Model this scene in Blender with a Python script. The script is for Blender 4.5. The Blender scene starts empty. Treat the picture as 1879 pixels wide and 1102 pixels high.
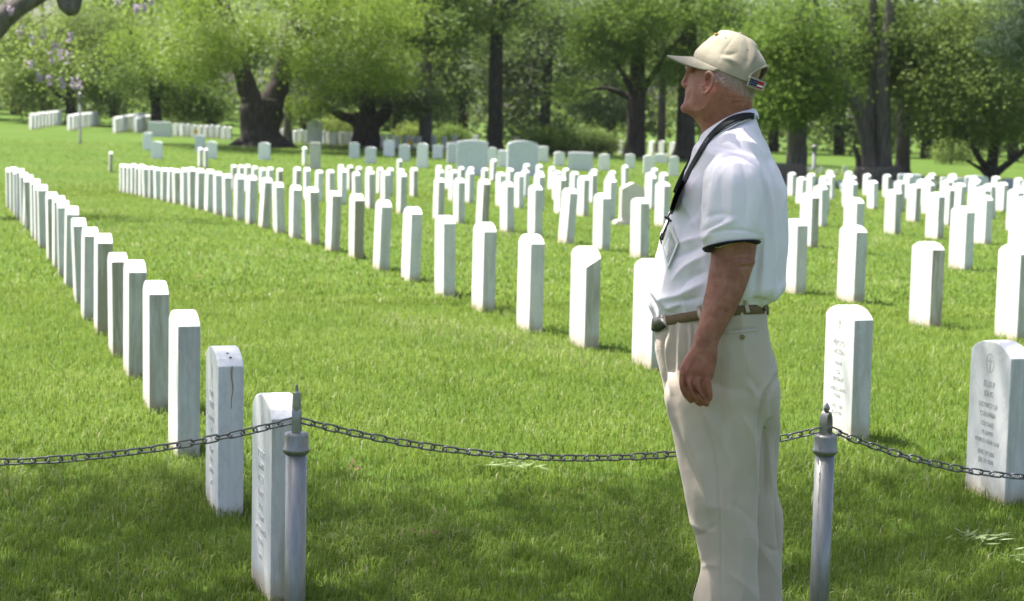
import bpy, bmesh, math, random
import numpy as np
from mathutils import Matrix, Vector, noise
from mathutils.bvhtree import BVHTree
rng = np.random.default_rng(11)
random.seed(5)
scene = bpy.context.scene
COL = scene.collection
rad = math.radians

# ------------------------------------------------------------------ camera
FPX, PITCH, ROLL, CAMH = 3520.0, 6.11, 1.25, 1.65      # focal length in pixels of the 1879 px wide photograph
cam_d = bpy.data.cameras.new('camera')
cam = bpy.data.objects.new('camera', cam_d)
COL.objects.link(cam)
CR = Matrix.Rotation(rad(90 - PITCH), 3, 'X') @ Matrix.Rotation(rad(ROLL), 3, 'Z')
cam.matrix_world = Matrix.Translation((0, 0, CAMH)) @ CR.to_4x4()
cam_d.sensor_width = 36.0
cam_d.lens = FPX / 1879.0 * 36.0
cam_d.clip_start, cam_d.clip_end = 0.1, 2000
cam_d.dof.use_dof = True
cam_d.dof.focus_distance = 6.1
cam_d.dof.aperture_fstop = 6.0
scene.camera = cam

# ------------------------------------------------------------------ sky and sun
SUN_EL, SUN_AZ = 65.0, 148.0        # azimuth of the sun seen from above, counted from +X towards +Y
world = bpy.data.worlds.new('World')
scene.world = world
world.use_nodes = True
wn = world.node_tree
bg = wn.nodes['Background']
sky = wn.nodes.new('ShaderNodeTexSky')
sky.sky_type = 'NISHITA'
sky.sun_disc = False
sky.sun_elevation = rad(SUN_EL)
sky.sun_rotation = rad(90 - SUN_AZ)
sky.air_density, sky.dust_density, sky.ozone_density = 0.7, 4.0, 0.6
wn.links.new(sky.outputs[0], bg.inputs[0])
bg.inputs[1].default_value = 0.115
sd = bpy.data.lights.new('sun', 'SUN')
sd.energy = 4.7
sd.angle = rad(0.55)
sd.color = (1.0, 0.96, 0.90)
sun = bpy.data.objects.new('sun', sd)
COL.objects.link(sun)
SUNV = Vector((math.cos(rad(SUN_AZ)) * math.cos(rad(SUN_EL)), math.sin(rad(SUN_AZ)) * math.cos(rad(SUN_EL)), math.sin(rad(SUN_EL))))
sun.rotation_euler = SUNV.to_track_quat('Z', 'Y').to_euler()
sun.location = (-10, 5, 20)
vs = scene.view_settings
vs.view_transform = 'Standard'
vs.look = 'None'
vs.gamma = 1.0
vs.use_curve_mapping = False
vs.exposure = 1.52
scene.cycles.use_denoising = True
scene.cycles.max_bounces = 6
scene.cycles.transparent_max_bounces = 4

# ------------------------------------------------------------------ helpers
def tag(o, label=None, cat=None, group=None, kind=None):
    if label: o['label'] = label
    if cat: o['category'] = cat
    if group: o['group'] = group
    if kind: o['kind'] = kind
    return o

def link(o, parent=None):
    COL.objects.link(o)
    if parent is not None:
        o.parent = parent
        o.matrix_parent_inverse = Matrix.Identity(4)
    return o

def empty(name, loc=(0, 0, 0), rz=0):
    o = bpy.data.objects.new(name, None)
    o.empty_display_size = 0.1
    o.location = loc
    o.rotation_euler = (0, 0, rz)
    return link(o)

def meshobj(name, verts, faces, mat, parent=None, smooth=False):
    me = bpy.data.meshes.new(name)
    me.from_pydata([tuple(v) for v in verts], [], faces)
    me.materials.append(mat)
    if smooth:
        me.polygons.foreach_set('use_smooth', [True] * len(me.polygons))
    me.update()
    return link(bpy.data.objects.new(name, me), parent)

def bmobj(name, bm, mat, parent=None, smooth=False):
    me = bpy.data.meshes.new(name)
    bm.normal_update()
    bm.to_mesh(me)
    bm.free()
    me.materials.append(mat)
    if smooth:
        me.polygons.foreach_set('use_smooth', [True] * len(me.polygons))
    return link(bpy.data.objects.new(name, me), parent)

def fast_mesh(name, verts, nper, mat, attrs=None, smooth=False):
    """verts (N*nper,3): N separate faces of nper corners"""
    n = len(verts) // nper
    me = bpy.data.meshes.new(name)
    me.vertices.add(len(verts))
    me.vertices.foreach_set('co', np.ascontiguousarray(verts, dtype=np.float32).ravel())
    me.loops.add(n * nper)
    me.loops.foreach_set('vertex_index', np.arange(n * nper, dtype=np.int32))
    me.polygons.add(n)
    me.polygons.foreach_set('loop_start', np.arange(0, n * nper, nper, dtype=np.int32))
    me.update(calc_edges=True)
    if attrs:
        for k, a in attrs.items():
            at = me.attributes.new(k, 'FLOAT', 'FACE')
            at.data.foreach_set('value', np.ascontiguousarray(a, dtype=np.float32))
    me.materials.append(mat)
    return me

def fast_mesh_idx(name, verts, faces, mat, attrs=None, smooth=False):
    faces = np.asarray(faces, dtype=np.int32)
    n, k = faces.shape
    me = bpy.data.meshes.new(name)
    me.vertices.add(len(verts))
    me.vertices.foreach_set('co', np.ascontiguousarray(verts, dtype=np.float32).ravel())
    me.loops.add(n * k)
    me.loops.foreach_set('vertex_index', faces.ravel())
    me.polygons.add(n)
    me.polygons.foreach_set('loop_start', np.arange(0, n * k, k, dtype=np.int32))
    me.update(calc_edges=True)
    if attrs:
        for kk, a in attrs.items():
            at = me.attributes.new(kk, 'FLOAT', 'FACE')
            at.data.foreach_set('value', np.ascontiguousarray(a, dtype=np.float32))
    me.materials.append(mat)
    if smooth:
        me.polygons.foreach_set('use_smooth', np.ones(n, dtype=bool))
    return me

def tube_geo(pts, radii, seg=10, rough=0.0, seed=0, cap=True):
    pts = [Vector(p) for p in pts]
    V, Fc = [], []
    prev = None
    for i, p in enumerate(pts):
        if i == 0: d = pts[1] - p
        elif i == len(pts) - 1: d = p - pts[i - 1]
        else: d = pts[i + 1] - pts[i - 1]
        d.normalize()
        if prev is None:
            a = Vector((1, 0, 0)) if abs(d.x) < .8 else Vector((0, 1, 0))
            n1 = (a - d * a.dot(d)).normalized()
        else:
            n1 = (prev - d * prev.dot(d)).normalized()
        prev = n1
        n2 = d.cross(n1)
        for k in range(seg):
            an = 2 * math.pi * k / seg
            r = radii[i]
            if rough:
                r *= 1 + rough * noise.noise(Vector((math.cos(an) * 2.2 + seed, math.sin(an) * 2.2, i * .35)))
            V.append(p + n1 * (r * math.cos(an)) + n2 * (r * math.sin(an)))
    for i in range(len(pts) - 1):
        for k in range(seg):
            a, b = i * seg + k, i * seg + (k + 1) % seg
            Fc.append((a, b, b + seg, a + seg))
    if cap:
        Fc.append(tuple(range(seg - 1, -1, -1)))
        Fc.append(tuple(range((len(pts) - 1) * seg, len(pts) * seg)))
    return V, Fc

def join_geo(parts):
    V, Fc = [], []
    for v, f in parts:
        o = len(V)
        V += list(v)
        Fc += [tuple(i + o for i in q) for q in f]
    return V, Fc

def smooth_path(pts, n):
    """Catmull-Rom through rows of numbers (any width)"""
    P = np.asarray(pts, float)
    if len(P) < 3:
        t = np.linspace(0, 1, n)[:, None]
        return P[0] * (1 - t) + P[-1] * t
    Q = np.vstack([2 * P[0] - P[1], P, 2 * P[-1] - P[-2]])
    out = []
    m = len(P) - 1
    for s in np.linspace(0, m - 1e-9, n):
        i = int(s); t = s - i
        p0, p1, p2, p3 = Q[i], Q[i + 1], Q[i + 2], Q[i + 3]
        out.append(.5 * ((2 * p1) + (-p0 + p2) * t + (2 * p0 - 5 * p1 + 4 * p2 - p3) * t * t + (-p0 + 3 * p1 - 3 * p2 + p3) * t ** 3))
    return np.array(out)

def lathe_geo(profile, seg=24, c=(0, 0)):
    V, Fc = [], []
    for r, z in profile:
        for k in range(seg):
            a = 2 * math.pi * k / seg
            V.append((c[0] + r * math.cos(a), c[1] + r * math.sin(a), z))
    for i in range(len(profile) - 1):
        for k in range(seg):
            a, b = i * seg + k, i * seg + (k + 1) % seg
            Fc.append((a, b, b + seg, a + seg))
    Fc.append(tuple(range(seg - 1, -1, -1)))
    Fc.append(tuple(range((len(profile) - 1) * seg, len(profile) * seg)))
    return V, Fc

# terrain: heights over distance for the left, middle and right of the field
TY = np.array([0, 14, 20, 26, 33, 40, 48, 56, 66, 78, 92, 115, 160, 400.])
TL = np.array([0, 0, -.05, -.17, -.38, -.65, -.95, -1.15, -1.05, -.75, -.45, -.3, -.3, -.3])
TC = np.array([0, 0, -.05, -.17, -.36, -.58, -.85, -1.02, -1.02, -.95, -1.0, -1.3, -2.0, -3.0])
TR = np.array([0, 0, -.06, -.20, -.40, -.62, -.85, -1.05, -1.2, -1.35, -1.5, -1.8, -2.5, -4.0])
def terrain(x, y):
    x = np.asarray(x, float); y = np.asarray(y, float)
    yy = np.maximum(y, 0)
    def sm(T):
        return (np.interp(yy - 3, TY, T) + 2 * np.interp(yy, TY, T) + np.interp(yy + 3, TY, T)) / 4
    l, c, r = sm(TL), sm(TC), sm(TR)
    a = np.clip(x / np.maximum(y, 12) / .267, -1, 1)
    a = np.where(a < 0, -(1 - (1 + a) ** 1.3), a)
    return np.where(a < 0, c + (l - c) * -a, c + (r - c) * a)
def tz(x, y): return float(terrain(x, y))

def ray(px, py):
    return CR @ Vector(((px - 939.5) / FPX, -(py - 551) / FPX, -1))
def P(px, py, Y):
    d = ray(px, py)
    t = Y / d.y
    return Vector((d.x * t, Y, CAMH + d.z * t))
def G(px, py):
    """photograph pixel -> point on the terrain"""
    d = ray(px, py)
    t0, t = 3.0, 3.0
    while t < 300:
        q = d * t
        if CAMH + q.z <= tz(q.x, q.y):
            lo, hi = t0, t
            for _ in range(25):
                m = (lo + hi) / 2; q = d * m
                if CAMH + q.z <= tz(q.x, q.y): hi = m
                else: lo = m
            q = d * hi
            return Vector((q.x, q.y, tz(q.x, q.y)))
        t0 = t
        t += .25
    q = d * 150
    return Vector((q.x, q.y, tz(q.x, q.y)))
def projpx(p):
    q = CR.transposed() @ (Vector(p) - Vector((0, 0, CAMH)))
    return 939.5 - FPX * q.x / q.z, 551 + FPX * q.y / q.z

# ------------------------------------------------------------------ materials
def newmat(name, rough=.7, col=(.5, .5, .5), spec=.3):
    m = bpy.data.materials.new(name)
    m.use_nodes = True
    b = m.node_tree.nodes['Principled BSDF']
    b.inputs['Roughness'].default_value = rough
    b.inputs['Base Color'].default_value = (*col, 1)
    b.inputs['Specular IOR Level'].default_value = spec
    return m, m.node_tree, b
def N(t, typ, **kw):
    n = t.nodes.new(typ)
    for k, v in kw.items(): setattr(n, k, v)
    return n
def ramp(t, fac, stops):
    r = N(t, 'ShaderNodeValToRGB')
    e = r.color_ramp.elements
    while len(e) < len(stops): e.new(.5)
    for i, (p, c) in enumerate(stops):
        e[i].position = p
        e[i].color = (*c, 1) if len(c) == 3 else c
    if fac is not None: t.links.new(fac, r.inputs[0])
    return r
def noise_n(t, vec, scale, detail=4, rough=.55, dist=0):
    n = N(t, 'ShaderNodeTexNoise')
    n.inputs['Scale'].default_value = scale
    n.inputs['Detail'].default_value = detail
    n.inputs['Roughness'].default_value = rough
    n.inputs['Distortion'].default_value = dist
    if vec is not None: t.links.new(vec, n.inputs['Vector'])
    return n
def mapping(t, vec, scale=(1, 1, 1), loc=(0, 0, 0)):
    m = N(t, 'ShaderNodeMapping')
    m.inputs['Scale'].default_value = scale
    m.inputs['Location'].default_value = loc
    t.links.new(vec, m.inputs['Vector'])
    return m
def mixc(t, fac, a, b, mode='MIX'):
    m = N(t, 'ShaderNodeMix', data_type='RGBA', blend_type=mode)
    for s, v in ((m.inputs[0], fac), (m.inputs[6], a), (m.inputs[7], b)):
        if isinstance(v, (int, float)): s.default_value = v
        elif isinstance(v, tuple): s.default_value = (*v, 1)
        else: t.links.new(v, s)
    return m.outputs[2]
def math_n(t, op, a, b=None, c=None):
    m = N(t, 'ShaderNodeMath', operation=op)
    for i, v in enumerate((a, b, c)):
        if v is None: continue
        if isinstance(v, (int, float)): m.inputs[i].default_value = v
        else: t.links.new(v, m.inputs[i])
    return m.outputs[0]
def bump(t, b, h, strength=.3, dist=.01):
    n = N(t, 'ShaderNodeBump')
    n.inputs['Strength'].default_value = strength
    n.inputs['Distance'].default_value = dist
    t.links.new(h, n.inputs['Height'])
    t.links.new(n.outputs[0], b.inputs['Normal'])

def marble_mat(name, base=(.82, .815, .80), vein=(.50, .52, .53), grime=1.0):
    m, t, b = newmat(name, .55, base, .35)
    tc = N(t, 'ShaderNodeTexCoord'); oi = N(t, 'ShaderNodeObjectInfo')
    off = N(t, 'ShaderNodeVectorMath', operation='MULTIPLY_ADD')
    t.links.new(oi.outputs['Random'], off.inputs[0]); off.inputs[1].default_value = (37, 53, 71)
    t.links.new(tc.outputs['Object'], off.inputs[2])
    v = off.outputs[0]
    n1 = noise_n(t, mapping(t, v, (5, 5, 2.2)).outputs[0], 1.2, 6, .65, 1.6)
    veinf = ramp(t, n1.outputs[0], [(.44, (0, 0, 0)), (.5, (1, 1, 1)), (.56, (0, 0, 0))])
    amt = math_n(t, 'MULTIPLY', veinf.outputs[0], .35)
    c = mixc(t, amt, base, vein)
    n2 = noise_n(t, v, 5, 5, .6)
    c = mixc(t, math_n(t, 'MULTIPLY', n2.outputs[0], .3), c, (.60, .60, .58))
    # weathering streaks on the narrow end faces and a little everywhere, stronger on some stones
    sn = N(t, 'ShaderNodeSeparateXYZ'); t.links.new(tc.outputs['Normal'], sn.inputs[0])
    end = math_n(t, 'GREATER_THAN', math_n(t, 'ABSOLUTE', sn.outputs[0]), .8)
    st = noise_n(t, mapping(t, v, (22, 22, 2.0)).outputs[0], 1.0, 6, .65, .3)
    stf = ramp(t, st.outputs[0], [(.42, (0, 0, 0)), (.72, (1, 1, 1))])
    rnd = math_n(t, 'POWER', math_n(t, 'FRACT', math_n(t, 'MULTIPLY', oi.outputs['Random'], 17.3)), 2.0)
    g1 = math_n(t, 'MULTIPLY', math_n(t, 'MULTIPLY_ADD', end, .72, .09), math_n(t, 'MULTIPLY_ADD', rnd, 1.0, .48))
    oc = N(t, 'ShaderNodeSeparateColor'); t.links.new(oi.outputs['Color'], oc.inputs[0])
    g1 = math_n(t, 'MULTIPLY', g1, oc.outputs[0])
    g1 = math_n(t, 'MULTIPLY', math_n(t, 'MULTIPLY', g1, math_n(t, 'MULTIPLY_ADD', stf.outputs[0], .7, .35)), grime)
    c = mixc(t, g1, c, (.37, .335, .25))
    # soil splash near the ground
    so = N(t, 'ShaderNodeSeparateXYZ'); t.links.new(tc.outputs['Object'], so.inputs[0])
    nb = noise_n(t, v, 9, 4, .6)
    hgt = math_n(t, 'ADD', so.outputs[2], math_n(t, 'MULTIPLY_ADD', nb.outputs[0], -.16, .08))
    mr = N(t, 'ShaderNodeMapRange'); t.links.new(hgt, mr.inputs[0])
    mr.inputs[1].default_value, mr.inputs[2].default_value = .10, .0
    mr.inputs[3].default_value, mr.inputs[4].default_value = 0, .75
    c = mixc(t, mr.outputs[0], c, (.42, .32, .18))
    tint = N(t, 'ShaderNodeHueSaturation')
    t.links.new(math_n(t, 'MULTIPLY_ADD', oi.outputs['Random'], .14, .88), tint.inputs['Value'])
    t.links.new(c, tint.inputs['Color'])
    t.links.new(tint.outputs[0], b.inputs['Base Color'])
    nf = noise_n(t, v, 90, 3, .6)
    bump(t, b, nf.outputs[0], .25, .003)
    return m

def plain_noise_mat(name, c1, c2, scale=6, rough=.7, bumpd=.004, bstr=.3, spec=.3, vecscale=(1, 1, 1), metallic=0):
    m, t, b = newmat(name, rough, c1, spec)
    tc = N(t, 'ShaderNodeTexCoord')
    mp = mapping(t, tc.outputs['Object'], vecscale)
    n = noise_n(t, mp.outputs[0], scale, 6, .6)
    r = ramp(t, n.outputs[0], [(.3, c1), (.7, c2)])
    t.links.new(r.outputs[0], b.inputs['Base Color'])
    b.inputs['Metallic'].default_value = metallic
    bump(t, b, n.outputs[0], bstr, bumpd)
    return m

def leaf_mat(name, c1, c2, c3=None, trans=.35, pale=None, spec=.2):
    m = bpy.data.materials.new(name)
    m.use_nodes = True
    t = m.node_tree
    t.nodes.remove(t.nodes['Principled BSDF'])
    out = t.nodes['Material Output']
    at = N(t, 'ShaderNodeAttribute', attribute_name='rnd')
    stops = [(0, c1), (.6, c2), (.88, c3 or c2)]
    if pale: stops += [(.9, pale), (1, pale)]
    r = ramp(t, at.outputs['Fac'], stops)
    d = N(t, 'ShaderNodeBsdfPrincipled')
    d.inputs['Roughness'].default_value = .6
    d.inputs['Specular IOR Level'].default_value = spec
    tr = N(t, 'ShaderNodeBsdfTranslucent')
    t.links.new(r.outputs[0], d.inputs['Base Color'])
    tc = mixc(t, .5, r.outputs[0], (.20, .26, .05))
    t.links.new(tc, tr.inputs[0])
    mx = N(t, 'ShaderNodeMixShader')
    mx.inputs[0].default_value = trans
    t.links.new(d.outputs[0], mx.inputs[1]); t.links.new(tr.outputs[0], mx.inputs[2])
    t.links.new(mx.outputs[0], out.inputs[0])
    return m

M = {}
M['marble'] = marble_mat('white_marble')
M['granite'] = plain_noise_mat('grey_granite', (.58, .59, .62), (.70, .71, .74), 14, .6)
M['tan_stone'] = plain_noise_mat('tan_stone', (.50, .47, .40), (.62, .59, .51), 9, .75)
M['brown_stone'] = plain_noise_mat('brown_granite', (.10, .075, .07), (.17, .125, .115), 14, .5)
M['pale_stone'] = plain_noise_mat('pale_stone', (.80, .80, .79), (.86, .86, .85), 8, .7)
M['letter'] = newmat('inscription_grey', .8, (.47, .47, .455))[0]  # on stones the grey paints in the shade and dirt of engraved letters
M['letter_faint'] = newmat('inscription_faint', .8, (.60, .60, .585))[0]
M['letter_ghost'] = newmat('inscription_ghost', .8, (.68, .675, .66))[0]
M['rust'] = newmat('rust_stain', .8, (.40, .29, .15))[0]
M['rust_dark'] = newmat('rust_dark', .8, (.10, .05, .03))[0]
M['bark'] = plain_noise_mat('dark_bark', (.028, .024, .021), (.085, .074, .064), 3.0, .95, .05, .9, .1, (4, 4, .7))
M['bark_grey'] = plain_noise_mat('grey_bark', (.07, .062, .056), (.17, .155, .14), 3.0, .95, .05, .9, .1, (4, 4, .7))
M['leaf_oak'] = leaf_mat('oak_leaves', (.10, .175, .014), (.185, .285, .026), (.28, .39, .04), .48, (.52, .58, .34))
M['leaf_mid'] = leaf_mat('mid_green_leaves', (.065, .125, .024), (.115, .195, .034), (.175, .26, .05), .42)
M['leaf_dark'] = leaf_mat('dark_green_leaves', (.055, .085, .038), (.085, .125, .05), (.12, .165, .065), .35)
M['leaf_maple'] = leaf_mat('maple_leaves', (.07, .14, .016), (.12, .215, .024), (.185, .285, .04), .45)
M['leaf_willow'] = leaf_mat('willow_leaves', (.14, .20, .05), (.20, .275, .068), (.27, .35, .10), .45)
M['leaf_far'] = leaf_mat('far_leaves', (.10, .16, .042), (.155, .225, .06), (.22, .30, .085), .42)
M['leaf_pine'] = leaf_mat('pine_needles', (.018, .045, .022), (.03, .065, .03), (.045, .085, .04), .1)
M['leaf_bush'] = leaf_mat('yellow_green_leaves', (.14, .20, .03), (.22, .28, .05), (.32, .36, .09), .4)
M['lilac'] = leaf_mat('lilac_petals', (.40, .30, .48), (.52, .40, .58), (.62, .5, .66), .4)
M['steel'] = None

def steel_mat():
    m, t, b = newmat('galvanised_steel', .42, (.5, .51, .52), .5)
    b.inputs['Metallic'].default_value = .65
    tc = N(t, 'ShaderNodeTexCoord')
    n = noise_n(t, mapping(t, tc.outputs['Object'], (30, 30, 5)).outputs[0], 1.5, 6, .65)
    r = ramp(t, n.outputs[0], [(.3, (.22, .22, .205)), (.6, (.31, .31, .29)), (.8, (.40, .40, .375))])
    t.links.new(r.outputs[0], b.inputs['Base Color'])
    r2 = ramp(t, n.outputs[0], [(.3, (.5, .5, .5)), (.8, (.28, .28, .28))])
    t.links.new(r2.outputs[0], b.inputs['Roughness'])
    n2 = noise_n(t, tc.outputs['Object'], 60, 4, .6)
    bump(t, b, n2.outputs[0], .25, .002)
    return m
M['steel'] = steel_mat()
M['chain'] = plain_noise_mat('chain_steel', (.13, .125, .12), (.26, .25, .24), 40, .45, .001, .3, .5, (1, 1, 1), .8)

# ------------------------------------------------------------------ ground
def ground_mat():
    m, t, b = newmat('lawn_ground', .95, (.08, .15, .02), .1)
    g = N(t, 'ShaderNodeNewGeometry')
    n1 = noise_n(t, g.outputs['Position'], .28, 5, .6)
    n2 = noise_n(t, g.outputs['Position'], 2.6, 5, .65)
    n3 = noise_n(t, g.outputs['Position'], 40, 3, .7)
    c1 = ramp(t, n1.outputs[0], [(.35, (.056, .106, .014)), (.55, (.070, .120, .017)), (.72, (.088, .132, .026))])
    c2 = mixc(t, ramp(t, n2.outputs[0], [(.5, (0, 0, 0)), (.75, (.5, .5, .5))]).outputs[0], c1.outputs[0], (.10, .13, .04))
    c3 = mixc(t, ramp(t, n3.outputs[0], [(.35, (.45, .45, .45)), (.6, (0, 0, 0))]).outputs[0], c2, (.042, .080, .009))
    t.links.new(c3, b.inputs['Base Color'])
    bump(t, b, n3.outputs[0], .6, .03)
    return m
M['lawn'] = ground_mat()
ys = np.concatenate([np.arange(-12, 30, 1.5), np.arange(30, 120, 3), np.arange(120, 420, 15)])
xs = np.concatenate([np.arange(-300, -60, 15), np.arange(-60, 61, 2.0), np.arange(75, 301, 15)])
gx, gy = np.meshgrid(xs, ys)
gz = terrain(gx, gy)
gv = np.stack([gx, gy, gz], -1).reshape(-1, 3)
nx, ny = len(xs), len(ys)
ii, jj = np.meshgrid(np.arange(nx - 1), np.arange(ny - 1))
a = (jj * nx + ii).ravel()
me = fast_mesh_idx('ground', gv, np.stack([a, a + 1, a + 1 + nx, a + nx], 1), M['lawn'], smooth=True)
ground = link(bpy.data.objects.new('ground', me))
tag(ground, 'mown green cemetery lawn', kind='structure')

# ------------------------------------------------------------------ grass blades
def blade_mat():
    m = leaf_mat('grass_blades', (.098, .168, .016), (.168, .252, .030), (.235, .318, .060), .42, (.40, .38, .22))
    return m
M['blade'] = blade_mat()
def grass(name, n, y0, y1, hw, length, width, power, label):
    # points spread over the ground between distances y0 and y1, a little wider than the view
    u = rng.random(n)
    Y = y0 + (y1 - y0) * u ** power
    X = (rng.random(n) * 2 - 1) * (hw * Y + .8)
    # clumping
    cl = np.sin(X * 3.1 + 1.3 * np.sin(Y * 2.3)) * np.sin(Y * 2.7 + 1.7 * np.sin(X * 1.9))
    fine = np.sin(X * 17 + 2 * np.sin(Y * 11)) * np.sin(Y * 19 + 2 * np.sin(X * 13))
    Z = terrain(X, Y)
    ang = rng.random(n) * 2 * np.pi
    lean = rng.random(n) ** .7 * (1.0 + .3 * cl)
    L = length * (.45 + .75 * rng.random(n)) * (1 + .28 * cl + .2 * fine)
    W = width * (.6 + .7 * rng.random(n))
    dirx, diry = np.cos(ang), np.sin(ang)
    # the blade faces sideways to its lean
    sx, sy = -diry * W / 2, dirx * W / 2
    base = np.stack([X, Y, Z - .004], 1)
    mid = base + np.stack([dirx * L * .28 * lean, diry * L * .28 * lean, L * .55], 1)
    tip = base + np.stack([dirx * L * .85 * lean, diry * L * .85 * lean, L * (.95 - .35 * lean)], 1)
    s = np.stack([sx, sy, np.zeros(n)], 1)
    V = np.stack([base - s, base + s, mid + s * .85, mid - s * .85, tip], 1).reshape(-1, 3)
    k = np.arange(n) * 5
    quad = np.stack([k, k + 1, k + 2, k + 3], 1)
    tri = np.stack([k + 3, k + 2, k + 4], 1)
    me = bpy.data.meshes.new(name)
    me.vertices.add(len(V)); me.vertices.foreach_set('co', V.astype(np.float32).ravel())
    loops = np.concatenate([quad, tri], 1).ravel().astype(np.int32)
    me.loops.add(len(loops)); me.loops.foreach_set('vertex_index', loops)
    ls = np.empty(2 * n, np.int32); ls[0::2] = np.arange(n) * 7; ls[1::2] = np.arange(n) * 7 + 4
    me.polygons.add(2 * n); me.polygons.foreach_set('loop_start', ls)
    me.update(calc_edges=True)
    r = np.clip(rng.random(n) * .72 + .13 + .13 * cl, 0, .87)
    pt = np.sin(X * 1.3 + 2.1 * np.sin(Y * .55 + 1)) + np.sin(Y * 1.1 + 1.7 * np.sin(X * .8)) + .6 * np.sin(X * 4.3 + Y * 3.1)
    r = np.clip(r + .07 * np.sin(X * .7 + .4 * Y), .02, .87)
    r = np.where(rng.random(n) < .04 + .22 * np.clip(pt - 1.25, 0, 1), .97, r)
    at = me.attributes.new('rnd', 'FLOAT', 'FACE')
    at.data.foreach_set('value', np.repeat(r, 2).astype(np.float32))
    me.materials.append(M['blade'])
    o = link(bpy.data.objects.new(name, me))
    tag(o, label, 'grass', kind='stuff')
    return o
grass('lawn_grass', 420000, 5.4, 15.5, .42, .062, .0042, 1.25, 'long green grass blades around the chain and the nearest headstones')
grass('lawn_grass', 230000, 15.0, 42, .46, .055, .011, 1.3, 'short sunlit grass between the more distant headstone rows')
grass('lawn_grass', 160000, 40, 82, .46, .06, .030, 1.2, 'far sunlit lawn up to the trees')
# ------------------------------------------------------------------ headstones
TH = rad(16.6)
UX, UY = -math.sin(TH), math.cos(TH)
VX, VY = math.cos(TH), math.sin(TH)
ORD = ['first', 'second', 'third', 'fourth', 'fifth', 'sixth', 'seventh', 'eighth', 'ninth', 'tenth', 'eleventh', 'twelfth',
       'thirteenth', 'fourteenth', 'fifteenth', 'sixteenth', 'seventeenth', 'eighteenth', 'nineteenth', 'twentieth',
       'twenty-first', 'twenty-second', 'twenty-third', 'twenty-fourth', 'twenty-fifth', 'twenty-sixth', 'twenty-seventh',
       'twenty-eighth', 'twenty-ninth', 'thirtieth', 'thirty-first', 'thirty-second', 'thirty-third', 'thirty-fourth',
       'thirty-fifth', 'thirty-sixth', 'thirty-seventh', 'thirty-eighth', 'thirty-ninth', 'fortieth', 'forty-first', 'forty-second']

def stone_bm(w=.33, t=.10, h=.66, rise=.055, nseg=10, bev=.006, sink=.25, chip=False):
    bm = bmesh.new()
    prof = [(-w / 2, -sink), (w / 2, -sink), (w / 2, h - rise)]
    for i in range(1, nseg):
        s = i / nseg
        x = w / 2 - w * s
        prof.append((x, h - rise + rise * (1 - (2 * s - 1) ** 2) ** .8))
    prof.append((-w / 2, h - rise))
    f = [bm.verts.new((x, t / 2, z)) for x, z in prof]
    b = [bm.verts.new((x, -t / 2, z)) for x, z in prof]
    n = len(prof)
    bm.faces.new(list(reversed(f)))
    bm.faces.new(b)
    for i in range(n):
        j = (i + 1) % n
        bm.faces.new((f[i], f[j], b[j], b[i]))
    bmesh.ops.recalc_face_normals(bm, faces=bm.faces)
    es = [e for e in bm.edges if all(v.co.z > -.2 for v in e.verts) or abs(e.verts[0].co.z - e.verts[1].co.z) > .3]
    es = [e for e in es if e.calc_face_angle(0) > .6]
    bmesh.ops.bevel(bm, geom=es, offset=bev, segments=2, affect='EDGES', profile=.6)
    return bm
STONE = []
for hh, rr in ((.66, .055), (.64, .05), (.68, .06), (.62, .05)):
    bm = stone_bm(h=hh, rise=rr)
    me = bpy.data.meshes.new('headstone')
    bm.to_mesh(me); bm.free()
    me.materials.append(M['marble'])
    STONE.append(me)
HEADSTONES = []
def headstone(p, label, group='white marble headstones', mesh=None, tilt=.8, rz=None, sc=1.0):
    o = bpy.data.objects.new('headstone', mesh or STONE[random.choice((0, 0, 0, 1, 2))])
    o.location = (p[0], p[1], tz(p[0], p[1]) + random.uniform(-.012, .012))
    o.rotation_euler = (rad(random.gauss(0, tilt)), rad(random.gauss(0, tilt)), (rz if rz is not None else TH + math.pi / 2) + rad(random.gauss(0, 1.2)))
    o.scale = (sc, sc, sc)
    link(o)
    tag(o, label, 'headstone', group)
    HEADSTONES.append(o)
    o.color = (random.choice((.6, .8, 1, 1, 1.3, 1.8)), 1, 1, 1)
    return o

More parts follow.
